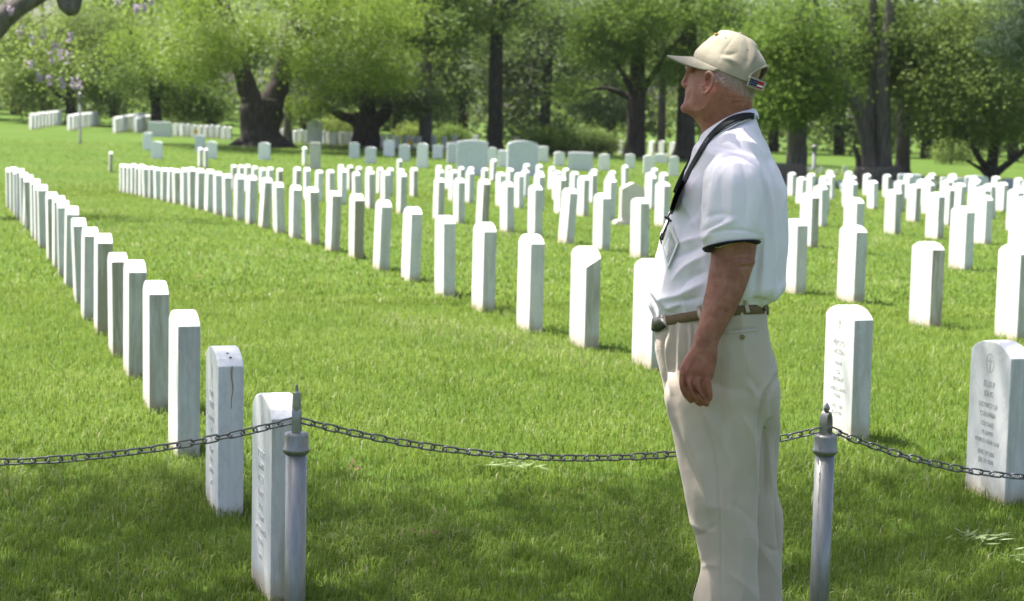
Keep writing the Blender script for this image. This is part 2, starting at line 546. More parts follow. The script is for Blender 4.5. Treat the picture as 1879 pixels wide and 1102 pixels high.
def text_mesh(body, size, mat, depth=0.0015, parent=None, name='inscription', space=1.0, line=1.0):
    cu = bpy.data.curves.new('txt', 'FONT')
    cu.body = body
    cu.size = size
    cu.align_x = 'CENTER'
    cu.align_y = 'CENTER'
    cu.extrude = depth
    cu.space_character = space
    cu.space_line = line
    cu.resolution_u = 2
    ob = bpy.data.objects.new('txt', cu)
    COL.objects.link(ob)
    dg = bpy.context.evaluated_depsgraph_get()
    me = bpy.data.meshes.new_from_object(ob.evaluated_get(dg))
    bpy.data.objects.remove(ob)
    me.name = name
    me.materials.clear()
    me.materials.append(mat)
    o = bpy.data.objects.new(name, me)
    link(o, parent)
    return o
FACE = Matrix(((-1, 0, 0, 0), (0, 0, 1, 0), (0, 1, 0, 0), (0, 0, 0, 1)))
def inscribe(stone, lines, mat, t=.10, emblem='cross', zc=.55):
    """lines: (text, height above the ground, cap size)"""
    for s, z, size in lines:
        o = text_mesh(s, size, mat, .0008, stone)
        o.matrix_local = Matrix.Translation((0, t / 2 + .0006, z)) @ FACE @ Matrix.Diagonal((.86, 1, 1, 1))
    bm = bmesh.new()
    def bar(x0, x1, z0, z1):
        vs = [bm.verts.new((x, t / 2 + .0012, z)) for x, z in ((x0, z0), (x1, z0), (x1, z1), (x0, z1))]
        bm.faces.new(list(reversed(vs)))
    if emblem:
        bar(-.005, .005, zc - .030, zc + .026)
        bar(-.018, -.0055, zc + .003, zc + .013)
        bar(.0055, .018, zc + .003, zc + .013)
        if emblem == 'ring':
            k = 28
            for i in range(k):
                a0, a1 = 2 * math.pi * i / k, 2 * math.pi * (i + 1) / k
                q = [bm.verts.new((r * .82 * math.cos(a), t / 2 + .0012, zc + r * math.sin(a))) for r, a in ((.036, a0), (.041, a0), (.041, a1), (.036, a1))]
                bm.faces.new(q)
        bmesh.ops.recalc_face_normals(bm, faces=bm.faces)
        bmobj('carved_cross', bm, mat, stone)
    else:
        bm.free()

rows = {
    1: [505, 410, 337, 285, 245, 216, 188, 163, 150, 130, 118, 108, 97, 80, 73, 66, 55, 50, 45, 38, 32, 25, 18],
    2: [1825, 1550, 1190, 1070, 970, 885, 815, 752, 698, 652, 610, 574, 541, 512, 484, 460, 438, 417, 400, 383, 366, 352, 339, 324, 313, 301, 289, 278, 268, 260, 252, 245, 237, 230, 224],
    3: [1853, 1697, 1560, 1454, 1173, 1103, 1038, 981, 930, 884, 842, 804, 736, 707, 679, 654, 628, 606, 584, 563, 544, 513, 495, 481, 466, 453, 440, 429],
    4: [1870, 1762, 1564, 1483, 1214, 1117, 1069, 1026, 988, 952, 918, 861, 830, 806, 759, 735, 715, 696, 677, 659, 642, 625],
    5: [1876, 1801, 1714, 1637, 1504, 1194, 1120, 1086, 1052, 1021, 989, 962, 935, 888, 864, 845, 822, 804, 733],
    6: [1860, 1800, 1736, 1675, 1560, 1510, 1215, 1190, 1123, 1089, 1037, 1011, 988, 965, 904],
}
NEARV = {1: .80, 2: 3.86, 3: 6.95, 4: 10.0, 5: 13.05, 6: 16.1}
DV = 3.05
def row_pt(v, px):
    """point of the row line at offset v that the pixel column px meets"""
    lo, hi = -5.0, 75.0
    f = lambda u: projpx((u * UX + v * VX, u * UY + v * VY, tz(u * UX + v * VX, u * UY + v * VY)))[0] - px
    for u0 in np.arange(2, 75, 1.0):
        if u0 * UY + v * VY > 4 and f(u0) * f(u0 + 1) <= 0:
            lo, hi = u0, u0 + 1
            for _ in range(30):
                m = (lo + hi) / 2
                if f(lo) * f(m) <= 0: hi = m
                else: lo = m
            return (lo * UX + v * VX, lo * UY + v * VY)
    return None
# measured foot points (pixel) for the stones nearest to the camera
FOOT = {(1, 0): (505, 1085), (1, 1): (411, 933), (1, 2): (337, 828), (1, 3): (286, 748), (1, 4): (247, 690), (1, 5): (218, 649),
        (1, 6): (189, 610), (1, 7): (164, 583), (2, 0): (1825, 912), (2, 1): (1551, 802), (2, 2): (1190, 672), (2, 3): (1071, 636),
        (2, 4): (971, 607), (2, 5): (886, 569), (2, 6): (816, 542), (2, 7): (753, 514), (2, 8): (699, 494), (2, 9): (653, 473),
        (3, 0): (1856, 622), (3, 1): (1697, 598), (3, 2): (1560, 553), (3, 3): (1454, 536)}
SPECIAL = {(1, 0): 'rounded white headstone right behind the left steel post, nearest in its row',
           (1, 1): 'white headstone with a rust streak running down its side',
           (1, 2): 'weathered headstone just beyond the rust streaked one in the leftmost row',
           (1, 3): 'headstone with a dark mildewed side, fourth in the leftmost row',
           (2, 0): 'large carved headstone with a ringed cross at the lower right edge',
           (2, 1): 'carved headstone behind the right steel post, cross on its face',
           (2, 2): 'white headstone half hidden by the belly of the person',
           (2, 3): 'headstone with a chipped top corner, nearest one left of the person',
           (3, 1): 'headstone with a mossy green side, right of the person, behind the carved pair'}
ROWN = {1: 'leftmost row', 2: 'second row from the left', 3: 'third row from the left', 4: 'fourth row from the left',
        5: 'fifth row from the left', 6: 'sixth row from the left'}
rowfit = {}
byrow = {}
for r, pxs in rows.items():
    pts = {}
    for i, px in enumerate(pxs):
        if (r, i) in FOOT:
            q = G(*FOOT[(r, i)])
            pts[i] = (q.x, q.y)
    if r in (1, 2, 3) and len(pts) > 2:
        vv = [p[0] * VX + p[1] * VY for p in pts.values()]
        vr = float(np.mean(vv[-3:])) if r < 3 else float(np.mean(vv))
    else:
        vr = rowfit[r - 1] + DV
    rowfit[r] = vr
    for i, px in enumerate(pxs):
        p = pts.get(i) or row_pt(vr, px)
        if p is None: continue
        side = 'left of' if px < 1300 else 'right of'
        lab = SPECIAL.get((r, i)) or 'plain white headstone, %s in the %s counted from the chain' % (ORD[i], ROWN[r])
        mesh = STONE[0] if r < 3 and i < 4 else None
        o = headstone(p, lab, 'white marble headstones in rows', mesh, tilt=.25 if i < 4 else 1.0)
        byrow[(r, i)] = o
# rows further to the right, seen as a dense field beyond the person
nrow = 6
for r in range(7, 15):
    v = rowfit[6] + DV * (r - 6)
    k = 0
    u = 2.0 + random.random() * 1.2
    while u < 62:
        u += 1.22
        x, y = u * UX + v * VX, u * UY + v * VY
        if y < 10 or y > 58: continue
        if random.random() < .06: continue
        px, py = projpx((x, y, tz(x, y)))
        vis = (1438 < px < 1895) or (1090 + 12 * (r - 7) < px < 1212)
        if not vis: continue
        if r > 8 and 1528 < px < 1552: continue
        if px < 1535 and px > 1400 and r > 10: continue
        side = 'right of' if px > 1300 else 'left of'
        headstone((x, y), 'distant white headstone %s the person, %s in the %s row from the left' % (side, ORD[k], ORD[r - 1]), 'white marble headstones in rows')
        k += 1

for key, g_ in {(1, 0): 1.0, (1, 1): .9, (1, 2): 1.9, (1, 3): 3.0, (1, 4): 1.6, (1, 5): 1.8, (2, 0): 1.5, (2, 1): 2.0, (3, 1): 3.0}.items():
    if key in byrow: byrow[key].color = (g_, 1, 1, 1)
# chipped corner: a stone with its own mesh
if (2, 3) in byrow:
    bm = stone_bm(h=.66)
    for v_ in bm.verts:
        c = v_.co
        if c.x < -.10 and c.z > .5 and c.y > 0:
            pass
    cut = bmesh.ops.bisect_plane(bm, geom=bm.verts[:] + bm.edges[:] + bm.faces[:], plane_co=(-.125, -.05 + .055, .60), plane_no=(-.62, .42, .66), clear_outer=True)
    es = [e for e in bm.edges if e.is_boundary]
    if es: bmesh.ops.holes_fill(bm, edges=es)
    me = bpy.data.meshes.new('headstone'); bm.normal_update(); bm.to_mesh(me); bm.free()
    me.materials.append(M['marble'])
    byrow[(2, 3)].data = me

# writing on the nearest stones: raised letters, engraving shade and dirt painted as grey
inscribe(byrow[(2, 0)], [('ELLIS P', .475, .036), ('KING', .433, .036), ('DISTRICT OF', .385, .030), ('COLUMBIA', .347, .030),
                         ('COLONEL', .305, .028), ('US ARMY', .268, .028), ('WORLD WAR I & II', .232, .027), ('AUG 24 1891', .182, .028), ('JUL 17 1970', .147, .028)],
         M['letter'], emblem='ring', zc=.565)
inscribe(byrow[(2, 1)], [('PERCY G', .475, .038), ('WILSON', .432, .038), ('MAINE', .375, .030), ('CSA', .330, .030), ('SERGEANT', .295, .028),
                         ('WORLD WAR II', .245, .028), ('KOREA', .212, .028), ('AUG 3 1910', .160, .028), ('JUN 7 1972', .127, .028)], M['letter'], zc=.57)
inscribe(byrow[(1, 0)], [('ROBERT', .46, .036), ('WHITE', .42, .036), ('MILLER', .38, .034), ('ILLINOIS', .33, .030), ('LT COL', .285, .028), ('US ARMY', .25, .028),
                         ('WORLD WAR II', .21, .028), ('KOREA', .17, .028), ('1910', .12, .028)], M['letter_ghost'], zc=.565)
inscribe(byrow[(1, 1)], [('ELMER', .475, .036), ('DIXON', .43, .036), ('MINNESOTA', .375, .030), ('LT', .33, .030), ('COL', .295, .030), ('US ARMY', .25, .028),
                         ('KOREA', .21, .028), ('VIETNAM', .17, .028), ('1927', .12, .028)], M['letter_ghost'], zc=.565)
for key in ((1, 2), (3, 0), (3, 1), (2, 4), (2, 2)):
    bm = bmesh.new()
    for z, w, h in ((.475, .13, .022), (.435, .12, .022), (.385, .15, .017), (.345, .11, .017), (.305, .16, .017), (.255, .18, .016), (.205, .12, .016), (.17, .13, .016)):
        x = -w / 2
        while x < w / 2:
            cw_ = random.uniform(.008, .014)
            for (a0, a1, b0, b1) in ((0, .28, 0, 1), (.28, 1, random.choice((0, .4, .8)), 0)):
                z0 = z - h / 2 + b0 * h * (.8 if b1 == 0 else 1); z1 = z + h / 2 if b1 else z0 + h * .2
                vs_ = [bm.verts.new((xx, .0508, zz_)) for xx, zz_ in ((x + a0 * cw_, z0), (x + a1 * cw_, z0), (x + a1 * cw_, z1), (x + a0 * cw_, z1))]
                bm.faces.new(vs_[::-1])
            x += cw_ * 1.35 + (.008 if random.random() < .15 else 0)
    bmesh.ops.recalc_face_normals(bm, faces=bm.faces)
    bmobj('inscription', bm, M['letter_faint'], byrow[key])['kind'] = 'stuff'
# rust spots and streak on the second stone of the leftmost row (its near end is local -x)
st = byrow[(1, 1)]
def patch(parent, name, pts, mat, th=.0012):
    V = [Vector(p) for p in pts]
    return meshobj(name, V, [tuple(range(len(V)))], mat, parent)
def blob(cx, cy, r, n=10):
    return [(cx + r * (1 + .3 * random.uniform(-1, 1)) * math.cos(2 * math.pi * i / n), cy + r * (1 + .3 * random.uniform(-1, 1)) * math.sin(2 * math.pi * i / n)) for i in range(n)]
def topz(x, h=.66, w=.33, rise=.055):
    s = (w / 2 - x) / w
    return h - rise + rise * max(0, 1 - (2 * s - 1) ** 2) ** .8
for (bx, by, r) in ((-.127, -.004, .006), (-.095, .004, .005)):
    patch(st, 'rust_spot', [(x, y, topz(x) + .0022) for x, y in blob(bx, by, r)], M['rust_dark'])
zz = np.linspace(.605, .44, 14)
L = [(-.1662, -.004 + .003 * math.sin(i * .7) - .0035 * (1 - i / 18), z) for i, z in enumerate(zz)]
Rr = [(-.1662, -.004 + .003 * math.sin(i * .7) + .0035 * (1 - i / 18) + .0015 * random.random(), z) for i, z in enumerate(zz)]
patch(st, 'rust_streak', L + Rr[::-1], M['rust'])

# ------------------------------------------------------------------ other stones
def slab(px, py, wpx, hpx, mat, label, kind='round', yaw=0.0, cat='gravestone', group=None, depth=None, thick=.22, name='gravestone'):
    """upright monument whose foot is at (px,py) and that measures wpx by hpx pixels there"""
    q = G(px, py)
    s = q.y / FPX
    w, h = wpx * s, hpx * s
    t = min(thick, w * .45)
    root = empty(name, (q.x, q.y, q.z), yaw)
    tag(root, label, cat, group)
    if kind == 'round':
        bm = stone_bm(w, t, h, h * .10, 12, .012, .3)
    elif kind == 'serp':
        bm = stone_bm(w, t, h, h * .06, 12, .015, .3)
    elif kind == 'flat':
        bm = stone_bm(w, t, h, .012, 4, .02, .3)
    elif kind == 'gable':
        bm = bmesh.new()
        pr = [(-w / 2, -.3), (w / 2, -.3), (w / 2, h * .86), (0, h), (-w / 2, h * .86)]
        f = [bm.verts.new((x, t / 2, z)) for x, z in pr]; b = [bm.verts.new((x, -t / 2, z)) for x, z in pr]
        bm.faces.new(f[::-1]); bm.faces.new(b)
        for i in range(5): bm.faces.new((f[i], f[(i + 1) % 5], b[(i + 1) % 5], b[i]))
        bmesh.ops.recalc_face_normals(bm, faces=bm.faces)
        bmesh.ops.bevel(bm, geom=[e for e in bm.edges if e.calc_face_angle(0) > .5], offset=.012, segments=2, affect='EDGES')
    bmobj('slab', bm, mat, root)
    return root, q, w, h, t
def plinth(root, w, t, h, mat):
    bm = bmesh.new()
    bmesh.ops.create_cube(bm, size=1, matrix=Matrix.Translation((0, 0, h / 2 - .1)) @ Matrix.Diagonal((w, t, h + .2, 1)))
    bmesh.ops.bevel(bm, geom=bm.edges[:], offset=.02, segments=2, affect='EDGES')
    bmobj('plinth', bm, mat, root)
r_, q, w, h, t = slab(1158, 412, 44, 78, M['tan_stone'], 'tan granite monument with hipped top on a low plinth left of the person', 'gable', .25, thick=.45)
plinth(r_, w * 1.5, t * 1.5, .07, M['tan_stone'])
# monuments of the plots under the trees: foot pixel, width, height, material, shape, label
MON = [(866, 321, 57, 64, 'granite', 'serp', 'big blue-grey granite slab, left one of the two large slabs'),
       (958, 322, 56, 64, 'granite', 'round', 'big blue-grey granite slab with curved top, right one of the two large slabs'),
       (1065, 312, 46, 33, 'granite', 'flat', 'low wide grey granite block under the maple trees'),
       (1446, 338, 62, 38, 'brown_stone', 'flat', 'dark brown granite block just behind the back of the person'),
       (1551, 352, 18, 16, 'granite', 'flat', 'small grey granite marker behind the lane right of the person'),
       (1668, 352, 42, 33, 'granite', 'flat', 'grey granite block right of the three-stemmed tree'),
       (1745, 354, 40, 29, 'granite', 'flat', 'darker grey granite block second from the three-stemmed tree'),
       (1790, 352, 42, 30, 'granite', 'round', 'blue-grey granite slab in front of the low-branched tree'),
       (1850, 345, 22, 18, 'granite', 'flat', 'small pale grey block near the right edge under the trees'),
       (577, 264, 28, 46, 'granite', 'gable', 'tall grey pointed monument right of the big oak trunk'),
       (578, 309, 20, 48, 'tan_stone', 'flat', 'narrow tan stone pillar standing in front of the grey pointed monument'),
       (293, 250, 42, 27, 'granite', 'flat', 'wide low grey slab on the left hillside'),
       (271, 274, 17, 31, 'pale_stone', 'flat', 'pale grey upright stone below the wide slab on the left hillside'),
       (288, 290, 20, 31, 'pale_stone', 'round', 'pale rounded stone in front of the hillside slab'),
       (367, 278, 17, 30, 'granite', 'flat', 'blue-grey upright stone left of the big oak'),
       (388, 290, 20, 31, 'pale_stone', 'round', 'pale rounded stone beside the blue-grey one left of the oak'),
       (485, 292, 21, 31, 'pale_stone', 'round', 'pale rounded stone right in front of the oak trunk'),
       (650, 290, 19, 29, 'granite', 'round', 'blue-grey rounded stone left of the dark forked tree'),
       (680, 299, 20, 30, 'granite', 'round', 'blue-grey rounded stone below the dark forked tree'),
       (714, 286, 20, 29, 'pale_stone', 'round', 'pale rounded stone right of the dark forked tree'),
       (742, 295, 20, 30, 'granite', 'round', 'grey rounded stone left of the slim grey trunk'),
       (775, 307, 20, 45, 'pale_stone', 'round', 'tall pale rounded stone under the slim grey trunk'),
       (803, 290, 18, 24, 'pale_stone', 'flat', 'small pale block right of the slim grey trunk'),
       (830, 298, 20, 36, 'granite', 'flat', 'grey narrow slab touching the left big slab'),
       (903, 300, 16, 30, 'pale_stone', 'round', 'pale stone between the two large slabs, left'),
       (922, 305, 18, 30, 'pale_stone', 'flat', 'pale flat stone between the two large slabs, right'),
       (996, 296, 19, 28, 'pale_stone', 'flat', 'pale upright stone right of the big curved slab'),
       (1026, 303, 19, 25, 'pale_stone', 'round', 'pale rounded stone left of the low grey block'),
       (1108, 312, 20, 30, 'pale_stone', 'round', 'pale rounded stone right of the low grey block'),
       (1156, 308, 18, 26, 'pale_stone', 'round', 'pale rounded stone at the foot of the dark maple trunk'),
       (1190, 318, 20, 34, 'pale_stone', 'round', 'pale stone right of the dark maple trunk'),
       (1213, 298, 24, 16, 'pale_stone', 'flat', 'low pale block behind the stones left of the person'),
       (1236, 322, 18, 36, 'pale_stone', 'round', 'tall pale stone next to the chest of the person')]
for px, py, wp, hp, mt, kd, lb in MON:
    slab(px, py, wp, hp, M[mt], lb, kd, random.uniform(-.12, .12), group='monuments under the trees')
# a lone white stone at the end of the rows and far pairs
for px, py, lb in ((203, 315, 'lone white headstone standing left of the second row'),
                   (367, 306, 'left one of two lone white headstones in front of the rounded pale stone'),
                   (378, 308, 'right one of two lone white headstones in front of the rounded pale stone'),
                   (559, 303, 'lone white headstone left of the tan pillar')):
    q = G(px, py)
    headstone((q.x, q.y), lb, 'white marble headstones in rows')
# rows on the left hillside, seen end-on
HILL = [(58, 237, 9, 'first'), (128, 239, 10, 'second'), (212, 244, 13, 'third'), (250, 243, 12, 'fourth')]
for px, py, n, nm in HILL:
    q = G(px, py)
    for k in range(n):
        x, y = q.x - k * .13, q.y + k * 1.25
        headstone((x, y), 'far headstone, %s from the front in the %s hillside row from the left' % (ORD[k], nm), 'headstones on the left hillside', STONE[2], rz=rad(-52), sc=1.12)
# long far row beyond the oak
k = 0
for px in list(range(322, 432, 11)) + list(range(506, 562, 11)) + list(range(592, 665, 11)) + list(range(690, 770, 13)):
    py = 250 + (px - 322) * .052 + random.uniform(-1, 1)
    q = G(px, py)
    headstone((q.x, q.y), 'far pale headstone, %s from the left in the long row behind the oak' % ORD[k], 'far row behind the oak', STONE[0], rz=rad(random.uniform(-46, -34)), sc=.92 * q.y / 90)
    k += 1
k = 0
for px in range(796, 1245, 19):
    if 830 < px < 990 and px % 2: continue
    q = G(px, 272 + (px - 796) * .03 + random.uniform(-2, 4))
    headstone((q.x, q.y), 'far pale headstone, %s from the left in the row behind the large slabs' % ORD[k], 'far row behind the slabs', STONE[0], rz=rad(random.uniform(-60, -45)), sc=.9 * q.y / 80)
    k += 1
# far stones on the right, on the rise between trunks
k = 0
for px, py, hp in ((1484, 316, 11), (1500, 319, 11), (1508, 318, 13), (1520, 320, 11), (1535, 321, 10), (1550, 322, 18), (1563, 324, 9), (1578, 325, 8), (1638, 328, 11), (1700, 330, 7), (1730, 332, 7), (1702, 343, 14), (1716, 345, 15), (1770, 342, 12), (1812, 344, 14), (1834, 343, 13), (1846, 347, 15), (1862, 344, 13), (1876, 347, 15), (1640, 345, 14), (1560, 340, 13), (1540, 343, 14), (1500, 338, 13), (1520, 341, 14)):
    q = G(px, py)
    headstone((q.x, q.y), 'tiny far headstone, %s from the left on the rise right of the person' % ORD[k], 'far stones on the right rise', STONE[0], rz=rad(random.uniform(-6, 6)), sc=hp * q.y / FPX / .66)
    k += 1

# slim poles
M['pole_grey'] = plain_noise_mat('grey_pole', (.16, .165, .17), (.22, .225, .23), 10, .6)
def pole(px, py, top, r, label, head):
    q = G(px, py)
    h = (py - top) * q.y / FPX
    root = empty('lamp_pole', q)
    tag(root, label, 'pole')
    v, f = lathe_geo([(r * 1.3, -.2), (r * 1.3, .1), (r, .12), (r * .9, h * .80)], 10)
    meshobj('shaft', v, f, M['pole_grey'], root, True)
    v, f = lathe_geo([(r * .9, h * .80), (r * 1.6, h * .83), (r * 1.7, h * .97), (r * .8, h)], 10)
    meshobj('head', v, f, M['chain'], root, True)
pole(147, 263, 170, .052, 'slim grey lamp pole on the left hillside', 1)
pole(1493, 312, 266, .085, 'short grey lamp pole far behind the person on the right', 1)
# yellow plot markers
M['yellow'] = newmat('yellow_marker', .6, (.75, .42, .02))[0]
for px, py, lb in ((359, 241, 'small yellow plot marker left of the oak, left one'), (414, 240, 'small yellow plot marker left of the oak, right one'),
                   (556, 245, 'small yellow plot marker right of the oak trunk'), (688, 255, 'small yellow plot marker under the forked tree'), (752, 262, 'small yellow plot marker near the pale bush')):
    q = G(px, py + 13)
    zt = P(px, py, q.y).z - q.z
    root = empty('plot_marker', q); tag(root, lb, 'marker', 'yellow plot markers')
    v, f = tube_geo([(0, 0, -.1), (0, 0, zt)], [.012, .012], 6); meshobj('stake', v, f, M['steel'], root)
    bm = bmesh.new(); bmesh.ops.create_circle(bm, cap_ends=True, segments=8, radius=.11, matrix=Matrix.Translation((0, -.02, zt)) @ Matrix.Rotation(math.pi / 2, 4, 'X'))
    ex = bmesh.ops.extrude_face_region(bm, geom=bm.faces[:]); bmesh.ops.translate(bm, verts=[e for e in ex['geom'] if isinstance(e, bmesh.types.BMVert)], vec=(0, .03, 0))
    bmobj('disc', bm, M['yellow'], root)

# ------------------------------------------------------------------ posts and chains
def post(pos, ztop, label, rot, broken=False):
    root = empty('barrier_post', pos, rot)
    tag(root, label, 'post', 'steel chain posts')
    z = ztop - pos[2]
    v, f = lathe_geo([(.0305, -.3), (.0305, z - .055)], 28)
    meshobj('tube', v, f, M['steel'], root, True)
    v, f = lathe_geo([(.0325, z - .062), (.0345, z - .060), (.0388, z - .054), (.0395, z - .050), (.0388, z - .046), (.0355, z - .042), (.0352, z - .008), (.0335, z - .002), (.026, z + .001), (.012, z + .002)], 28)
    meshobj('cap', v, f, M['steel'], root, True)
    # chain eye: an upright arch of flat bar
    zb, hh, ww, th, dp = z + .001, .072, .0185, .0055, .0125
    out, inn = [], []
    for i in range(15):
        a = math.pi * i / 14
        s = 1 if i not in () else 1
        x = math.cos(a) * ww * (1.0 + .12 * math.sin(a))
        zc = zb + hh * .38 + math.sin(a) * hh * .62 if 0 < i < 14 else zb
        out.append((x, zc)); inn.append((x * (1 - th / ww), zb + (zc - zb) * (1 - th / hh * 1.3) if 0 < i < 14 else zb))
    bm = bmesh.new()
    rows_ = []
    for (xo, zo), (xi, zi) in zip(out, inn):
        rows_.append([bm.verts.new((xo, -dp, zo)), bm.verts.new((xo, dp, zo)), bm.verts.new((xi, dp, zi)), bm.verts.new((xi, -dp, zi))])
    for i in range(len(rows_) - 1):
        for k in range(4):
            bm.faces.new((rows_[i][k], rows_[i][(k + 1) % 4], rows_[i + 1][(k + 1) % 4], rows_[i + 1][k]))
    bm.faces.new(rows_[0]); bm.faces.new(rows_[-1][::-1])
    bmesh.ops.recalc_face_normals(bm, faces=bm.faces)
    bmobj('chain_eye', bm, M['steel'], root)
    zt = zb + hh * .985
    if broken:
        v, f = lathe_geo([(.0125, zt - .006), (.0130, zt + .004), (.0118, zt + .034), (.0112, zt + .044), (.006, zt + .046), (.0045, zt + .05), (.0042, zt + .066), (.002, zt + .068)], 12)
        meshobj('finial', v, f, M['steel'], root)
    else:
        v, f = lathe_geo([(.0075, zt - .004), (.0075, zt + .004), (.0105, zt + .007), (.0102, zt + .013), (.007, zt + .020), (.003, zt + .026), (.001, zt + .029)], 14)
        meshobj('finial', v, f, M['steel'], root, True)
    return root
pl = P(544, 793, 5.45); pr = P(1515, 797, 5.85)
step = Vector((pr.x - pl.x, pr.y - pl.y, 0))
pa = Vector((pl.x, pl.y, 0)) - step; pb = Vector((pr.x, pr.y, 0)) + step
alpha = math.atan2(step.y, step.x)
post((pl.x, pl.y, 0), pl.z, 'steel post with a snapped pin on top, left of the person', alpha + rad(78), True)
post((pr.x, pr.y, 0), pr.z, 'steel post with an acorn finial, right of the person', alpha + rad(35))
post((pa.x, pa.y, 0), pl.z, 'steel post beyond the left edge holding the left chain', alpha + rad(60))
post((pb.x, pb.y, 0), pr.z - .03, 'steel post beyond the right edge holding the right chain', alpha + rad(60))
# one link
LK, LW, WR = .0355, .0105, .0030
path = []
for i in range(7):
    a = -math.pi / 2 + math.pi * i / 6
    path.append((LK / 2 - .004 + LW * math.cos(a) * .95, LW * math.sin(a)))
for i in range(7):
    a = math.pi / 2 + math.pi * i / 6
    path.append((-(LK / 2 - .004) + LW * math.cos(a) * .95, LW * math.sin(a)))
V, Fc = [], []
n = len(path); sg = 6
for i in range(n):
    x, y = path[i]
    x0, y0 = path[i - 1]; x1, y1 = path[(i + 1) % n]
    d = Vector((x1 - x0, y1 - y0, 0)).normalized(); nn = Vector((d.y, -d.x, 0))
    for k in range(sg):
        a = 2 * math.pi * k / sg
        V.append(Vector((x, y, 0)) + nn * WR * math.cos(a) + Vector((0, 0, WR * math.sin(a))))
for i in range(n):
    for k in range(sg):
        j = (i + 1) % n
        Fc.append((i * sg + k, i * sg + (k + 1) % sg, j * sg + (k + 1) % sg, j * sg + k))
link_me = bpy.data.meshes.new('link')
link_me.from_pydata([tuple(v) for v in V], [], Fc)
link_me.polygons.foreach_set('use_smooth', [True] * len(Fc))
link_me.materials.append(M['chain'])
def chain(a, b, sag, label):
    a, b = Vector(a), Vector(b)
    root = empty('barrier_chain', a)
    tag(root, label, 'chain', 'steel barrier chains')
    S = 400
    pts = [a.lerp(b, i / S) - Vector((0, 0, sag * 4 * (i / S) * (1 - i / S))) for i in range(S + 1)]
    cum = [0]
    for i in range(S): cum.append(cum[-1] + (pts[i + 1] - pts[i]).length)
    n = int(round(cum[-1] / .0365))
    for k in range(n):
        s = (k + .5) * cum[-1] / n
        i = max(0, np.searchsorted(cum, s) - 1)
        t = (s - cum[i]) / (cum[i + 1] - cum[i])
        p = pts[i].lerp(pts[i + 1], t); d = (pts[i + 1] - pts[i]).normalized()
        side = Vector((0, 0, 1)).cross(d).normalized(); up = d.cross(side)
        roll = (rad(28) if k % 2 else rad(118)) + random.gauss(0, .12)
        yv = side * math.cos(roll) + up * math.sin(roll); zv = d.cross(yv)
        o = bpy.data.objects.new('link', link_me)
        mm = Matrix((d, yv, zv)).transposed().to_4x4(); mm.translation = p - a
        link(o, root)
        o.matrix_local = mm
al = P(540, 771, 5.45); ar = P(1512, 787, 5.85)
e1 = Vector((math.cos(alpha), math.sin(alpha), 0))
zl, zr = al.z, ar.z
chain(Vector((pl.x, pl.y, zl)) + e1 * .012, Vector((pr.x, pr.y, zr)) - e1 * .012, .100, 'sagging steel chain between the two posts, passing behind the person')
chain(Vector((pa.x, pa.y, zl + .0)), Vector((pl.x, pl.y, zl)) - e1 * .012, .100, 'steel chain running off the left edge from the left post')
chain(Vector((pr.x, pr.y, zr)) + e1 * .012, Vector((pb.x, pb.y, zr - .02)), .165, 'steel chain running off the right edge from the right post')

# fallen sprigs on the lawn
M['sprig'] = leaf_mat('pale_sprig_leaves', (.16, .22, .08), (.22, .29, .12), (.32, .38, .19), .3)
M['dry'] = newmat('dry_brown', .9, (.16, .10, .05))[0]
def sprig(px, py, n, ln, label, mat='sprig', name='fallen_sprig', cat='sprig'):
    q = G(px, py)
    vs_, ff, rr = [], [], []
    for k in range(n):
        a = random.uniform(0, 2 * math.pi)
        o = Vector((random.gauss(0, ln * .5), random.gauss(0, ln * .35), .045 + random.random() * .02))
        d = Vector((math.cos(a), math.sin(a), random.uniform(-.1, .35))) * ln * random.uniform(.5, 1)
        s = Vector((-math.sin(a), math.cos(a), .25)) * .006
        b = len(vs_)
        vs_ += [o, o + d * .5 + s, o + d, o + d * .5 - s]
        ff.append((b, b + 1, b + 2, b + 3)); rr.append(random.random())
    me = fast_mesh_idx(name, np.array([tuple(v) for v in vs_]), ff, M[mat], {'rnd': rr})
    o = link(bpy.data.objects.new(name, me)); o.location = q
    tag(o, label, cat)
sprig(925, 874, 40, .12, 'wilted pale green sprig lying on the grass below the chain')
sprig(1795, 1010, 40, .10, 'wilted pale sprig on the shaded grass at lower right')
sprig(1872, 1048, 12, .08, 'small pale sprig at the right edge of the lawn')
sprig(775, 1005, 12, .05, 'brown dry leaves on the grass at the lower middle', 'dry', 'dry_leaves', 'leaves')
sprig(650, 878, 10, .05, 'brown dry leaf bits right of the left post', 'dry', 'dry_leaves', 'leaves')
sprig(335, 522, 10, .10, 'reddish dry twig on the lawn right of the leftmost row', 'dry', 'dry_twig', 'twig')
